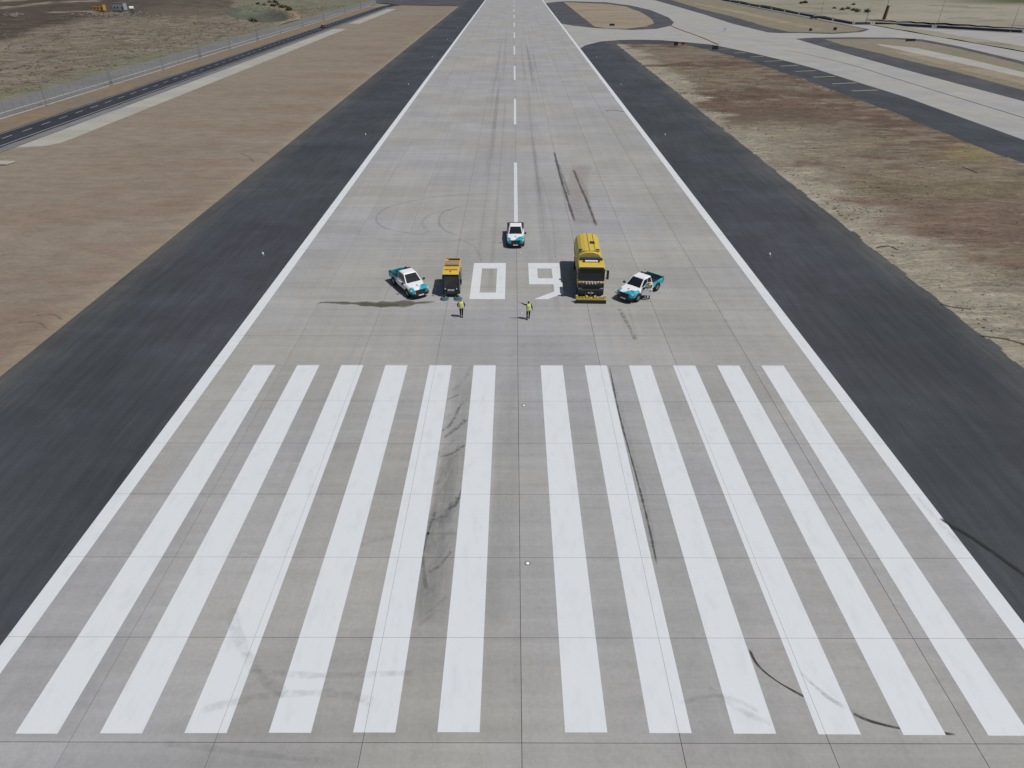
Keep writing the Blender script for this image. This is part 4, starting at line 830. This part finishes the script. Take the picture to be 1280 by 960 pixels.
for i, (Y, h, tw) in enumerate(((158, 7, 0), (186, 9.5, 1), (217, 7, 0), (244, 8, 1), (272, 7, 0), (303, 8.5, 1), (335, 7, 0), (372, 7, 0), (415, 8, 1), (470, 7, 0), (520, 8, 1))):
    pole('grey %s pole at the left fence, %s the camera' % ('twin' if tw else 'slim', ORD[i]), (-107.0, Y, .1), h, bool(tw), group='poles along the left fence')
def rp(px, py): return (*G(px, py), .03)
pole('tall grey pole by the barrier, left of the brown wrapped pole', rp(1025, 22), 17, group='poles along the right perimeter')
pole('pair of short grey poles with a cabinet where the barrier turns', rp(1082, 30), 9, True, group='poles along the right perimeter')
pole('slim grey pole between the brown wrapped pole and the far right pole', rp(1170, 34.5), 13, group='poles along the right perimeter')
pole('slim dark pole near the right edge of the photo', rp(1262, 40), 11, group='poles along the right perimeter')
bpole = thing('utility_pole', 'thin pole with a thick brown wrapped base standing in the far field', 'utility pole', (*G(1104, 25.5), .3))
cyl('mast', (0, 0, 0), (0, 0, 17), .16, M['steel'], bpole, r2=.09, n=10); cyl('wrap', (0, 0, 0), (.5, 0, 7), .95, M['rust'], bpole, r2=.75, n=14, bev=.1)
br = thing('perimeter_barrier', 'low dark panel barrier between posts along the far right kerb line', 'barrier')
P0 = [(178.2, 900), (178.2, 388), G(1090, 30.4), G(1167, 34.6), G(1280, 41), G(1420, 49)]
for a, b in zip(P0, P0[1:]):
    a, b = Vector(a), Vector(b); L = (b - a).length; d = (b - a) / L; n = max(1, round(L / 26)); w = Vector((-d.y, d.x)) * .08
    for k in range(n):
        p, q = a + d * (L * k / n + 1.2), a + d * (L * (k + 1) / n - 1.2)
        V = [(v.x, v.y, z) for z in (.02, 1.05) for v in (p - w, q - w, q + w, p + w)]
        mesh('panel', V, [(0, 3, 2, 1), (4, 5, 6, 7), (0, 1, 5, 4), (1, 2, 6, 5), (2, 3, 7, 6), (3, 0, 4, 7)], M['barrier'], br)
        c = a + d * (L * k / n); cyl('post', (c.x, c.y, 0), (c.x, c.y, 2.0), .14, M['taxi'], br, n=8)

# ---------------------------------------------------------------- site cabins, rubble, shrubs, small signs
def cabin(name, label, cat, loc, rz, w, d, h, m):
    t = thing(name, label, cat, loc, rz)
    box('walls', -w / 2, w / 2, -d / 2, d / 2, .15, h, M[m], t, bev=.05); box('roof', -w / 2 - .1, w / 2 + .1, -d / 2 - .1, d / 2 + .1, h + .003, h + .18, M['steel'], t, bev=.03)
    boxes('rib', [(-w / 2 + .5 * k, -w / 2 + .5 * k + .1, -d / 2 - .05, -d / 2 - .004, .25, h - .1) for k in range(1, int(w / .5))], M[m], t)
    box('door', w / 2 - 1.5, w / 2 - .6, -d / 2 - .10, -d / 2 - .055, .2, 2.2, M['dark'], t)
    for k in range(2): box('window', -w / 2 + 1 + 2.2 * k, -w / 2 + 2.0 + 2.2 * k, -d / 2 - .10, -d / 2 - .055, 1.2, 2.0, M['glass'], t)
    return t
cabin('site_container', 'small orange site container in the dark soil, far upper left', 'container', (*G(125, 14.2), .4), radians(-8), 7.5, 3, 3.6, 'orange')
cabin('site_cabin', 'pale blue grey site cabin to the right of the orange container', 'cabin', (*G(150.5, 13.6), .4), radians(-8), 8.2, 3.4, 4.2, 'cabin')
tk = thing('water_tank', 'small white tank trailer right of the pale site cabin', 'tank', (*G(163, 14.8), .5), radians(20))
cyl('tank', (-.2, 0, 1.6), (2.4, 0, 1.6), 1.1, M['vwhite'], tk, n=16, bev=.15); box('frame', -.4, 2.6, -.8, .8, .35, .6, M['dark'], tk)
for s in (1, -1): wheel(tk, 1.2, s * .95, .4, .2, s)
cyl('hatch', (1.1, 0, 2.65), (1.1, 0, 2.85), .3, M['dark'], tk, n=12)
random.seed(11); pts = []
for _ in range(260):
    x, y = G(random.gauss(148, 17), random.gauss(19, 1.6)); r = random.uniform(.2, .7); pts.append((x, y, .3, r, r * .8))
for _ in range(40):
    x, y = G(random.gauss(18, 5), random.gauss(19, 1.2)); r = random.uniform(.4, .9); pts.append((x, y, .3, r, r * .8))
scatter('rubble', pts, M['stone'], kind='stuff')
pts = []
for _ in range(4500):
    X = -124 - abs(random.gauss(0, 65)); Y = random.uniform(130, 560); r = random.uniform(.12, .5) * (1 + .5 * noise.noise(Vector((X * .05, Y * .05, 0)))); pts.append((X, Y, land_h(X, Y) + .03, r, r * .55))
scatter('grass_tufts', pts, M['leaf2'] if 'leaf2' in M else soil('tuft_straw', base=(.17, .15, .10), s2=(.1, .085, .055)), kind='stuff')
def shrub(label, loc, r, grp):
    t = thing('shrub', label, 'shrub', loc, random.random() * 6, grp)
    tubes('stem', [((0, 0, -.1), (random.uniform(-.3, .3) * r, random.uniform(-.3, .3) * r, r * .8), .07 * r) for _ in range(4)], M['bark'], t)
    V, Fc = [], []
    for _ in range(170):
        d = Vector((random.gauss(0, 1), random.gauss(0, 1), random.gauss(0, .7))).normalized() * r * random.uniform(.35, 1) ; d.z = abs(d.z) * .9 + r * .12
        u = Vector((random.gauss(0, 1), random.gauss(0, 1), random.gauss(0, 1))).normalized() * r * .16; w = u.orthogonal().normalized() * r * .1; n = len(V)
        V += [d - u, d + w, d + u, d - w]; Fc.append((n, n + 1, n + 2, n + 3))
    mesh('foliage', V, Fc, M['leaf'], t); return t
LO = ['leftmost', 'second from the left', 'third from the left', 'fourth from the left', 'fifth from the left', 'sixth from the left', 'seventh from the left', 'eighth from the left', 'ninth from the left', 'rightmost']
SH = ((322, 5.5), (330, 6.5), (337, 4), (341, 8), (347, 6.5), (352, 10), (357, 8.5), (360, 13.5), (362, 15.5), (344, 3), (314, 27), (318, 28.5))
for i, (a, b) in enumerate(SH):
    X, Y = G(a, b); shrub('dark low shrub by the basin rim, %s' % (('left', 'right')[i - 10] + ' one at its near foot' if i > 9 else '%s above the rim' % LO[sorted(q[0] for q in SH[:10]).index(a)]), (X, Y, land_h(X, Y)), random.uniform(1.6, 2.6), 'shrubs around the grey basin')
SR = ((1042, 12), (1052, 13.5), (1059, 12.5), (1066, 14), (1071, 15.5), (1083, 16), (1066, 7), (1001, 5), (1006, 4.5))
for i, (a, b) in enumerate(SR):
    X, Y = G(a, b); shrub('dark shrub in the far right field, %s' % LO[sorted(q[0] for q in SR).index(a)] if i != 6 else 'lone dark shrub standing above the row of shrubs in the far right field', (X, Y, .2), random.uniform(1.5, 2.4), 'shrubs in the far right field')
def sign(label, px, py, w, h, m):
    t = thing('taxiway_sign', label, 'sign', (*G(px, py), .03), radians(4)); box('board', -w / 2, w / 2, -.1, .1, .3, h, M[m], t, bev=.02)
    boxes('leg', [(-w / 2 + .2, -w / 2 + .3, -.05, .05, 0, .298), (w / 2 - .3, w / 2 - .2, -.05, .05, 0, .298)], M['dark'], t); return t
sign('small black sign board at the infield corner, left of the red one', 844.5, 58, 1.6, 1.6, 'dark'); sign('small red sign board at the infield corner', 853.5, 57, 1.4, 1.2, 'carred')
sign('dark green sign box where the yellow line ends', 893.5, 63, 2.2, 1.6, 'dkgreen'); sign('low dark sign box on the dirt of the oval island', 765, 33, 2.6, 1.2, 'dark')
sign('small dark box on the grass island, nearer the barrier', 1043, 38.5, 1.6, 1.5, 'dark'); sign('small dark box at the tip of the tan path', 1012.5, 39.3, 1.4, 1.3, 'dark')
sign('dark box in the grass between the two taxiways', 1137, 52.5, 4.0, 1.2, 'dark')
X, Y = G(3, 205.5); 
mesh('ditch_headwall', [(X - 1.5, Y - 1, .05), (X + 1.3, Y - 1.1, .05), (X + 1.6, Y + .9, .05), (X - 1.5, Y + 1.2, .05), (X - 1.5, Y - 1, .35), (X + 1.3, Y - 1.1, .35), (X + 1.6, Y + .9, .3), (X - 1.5, Y + 1.2, .3)], [(0, 3, 2, 1), (4, 5, 6, 7), (0, 1, 5, 4), (1, 2, 6, 5), (2, 3, 7, 6), (3, 0, 4, 7)], M['ditch'], None, bev=.08,
     label='small pale concrete slab in the dirt at the left edge of the photo', category='concrete slab')
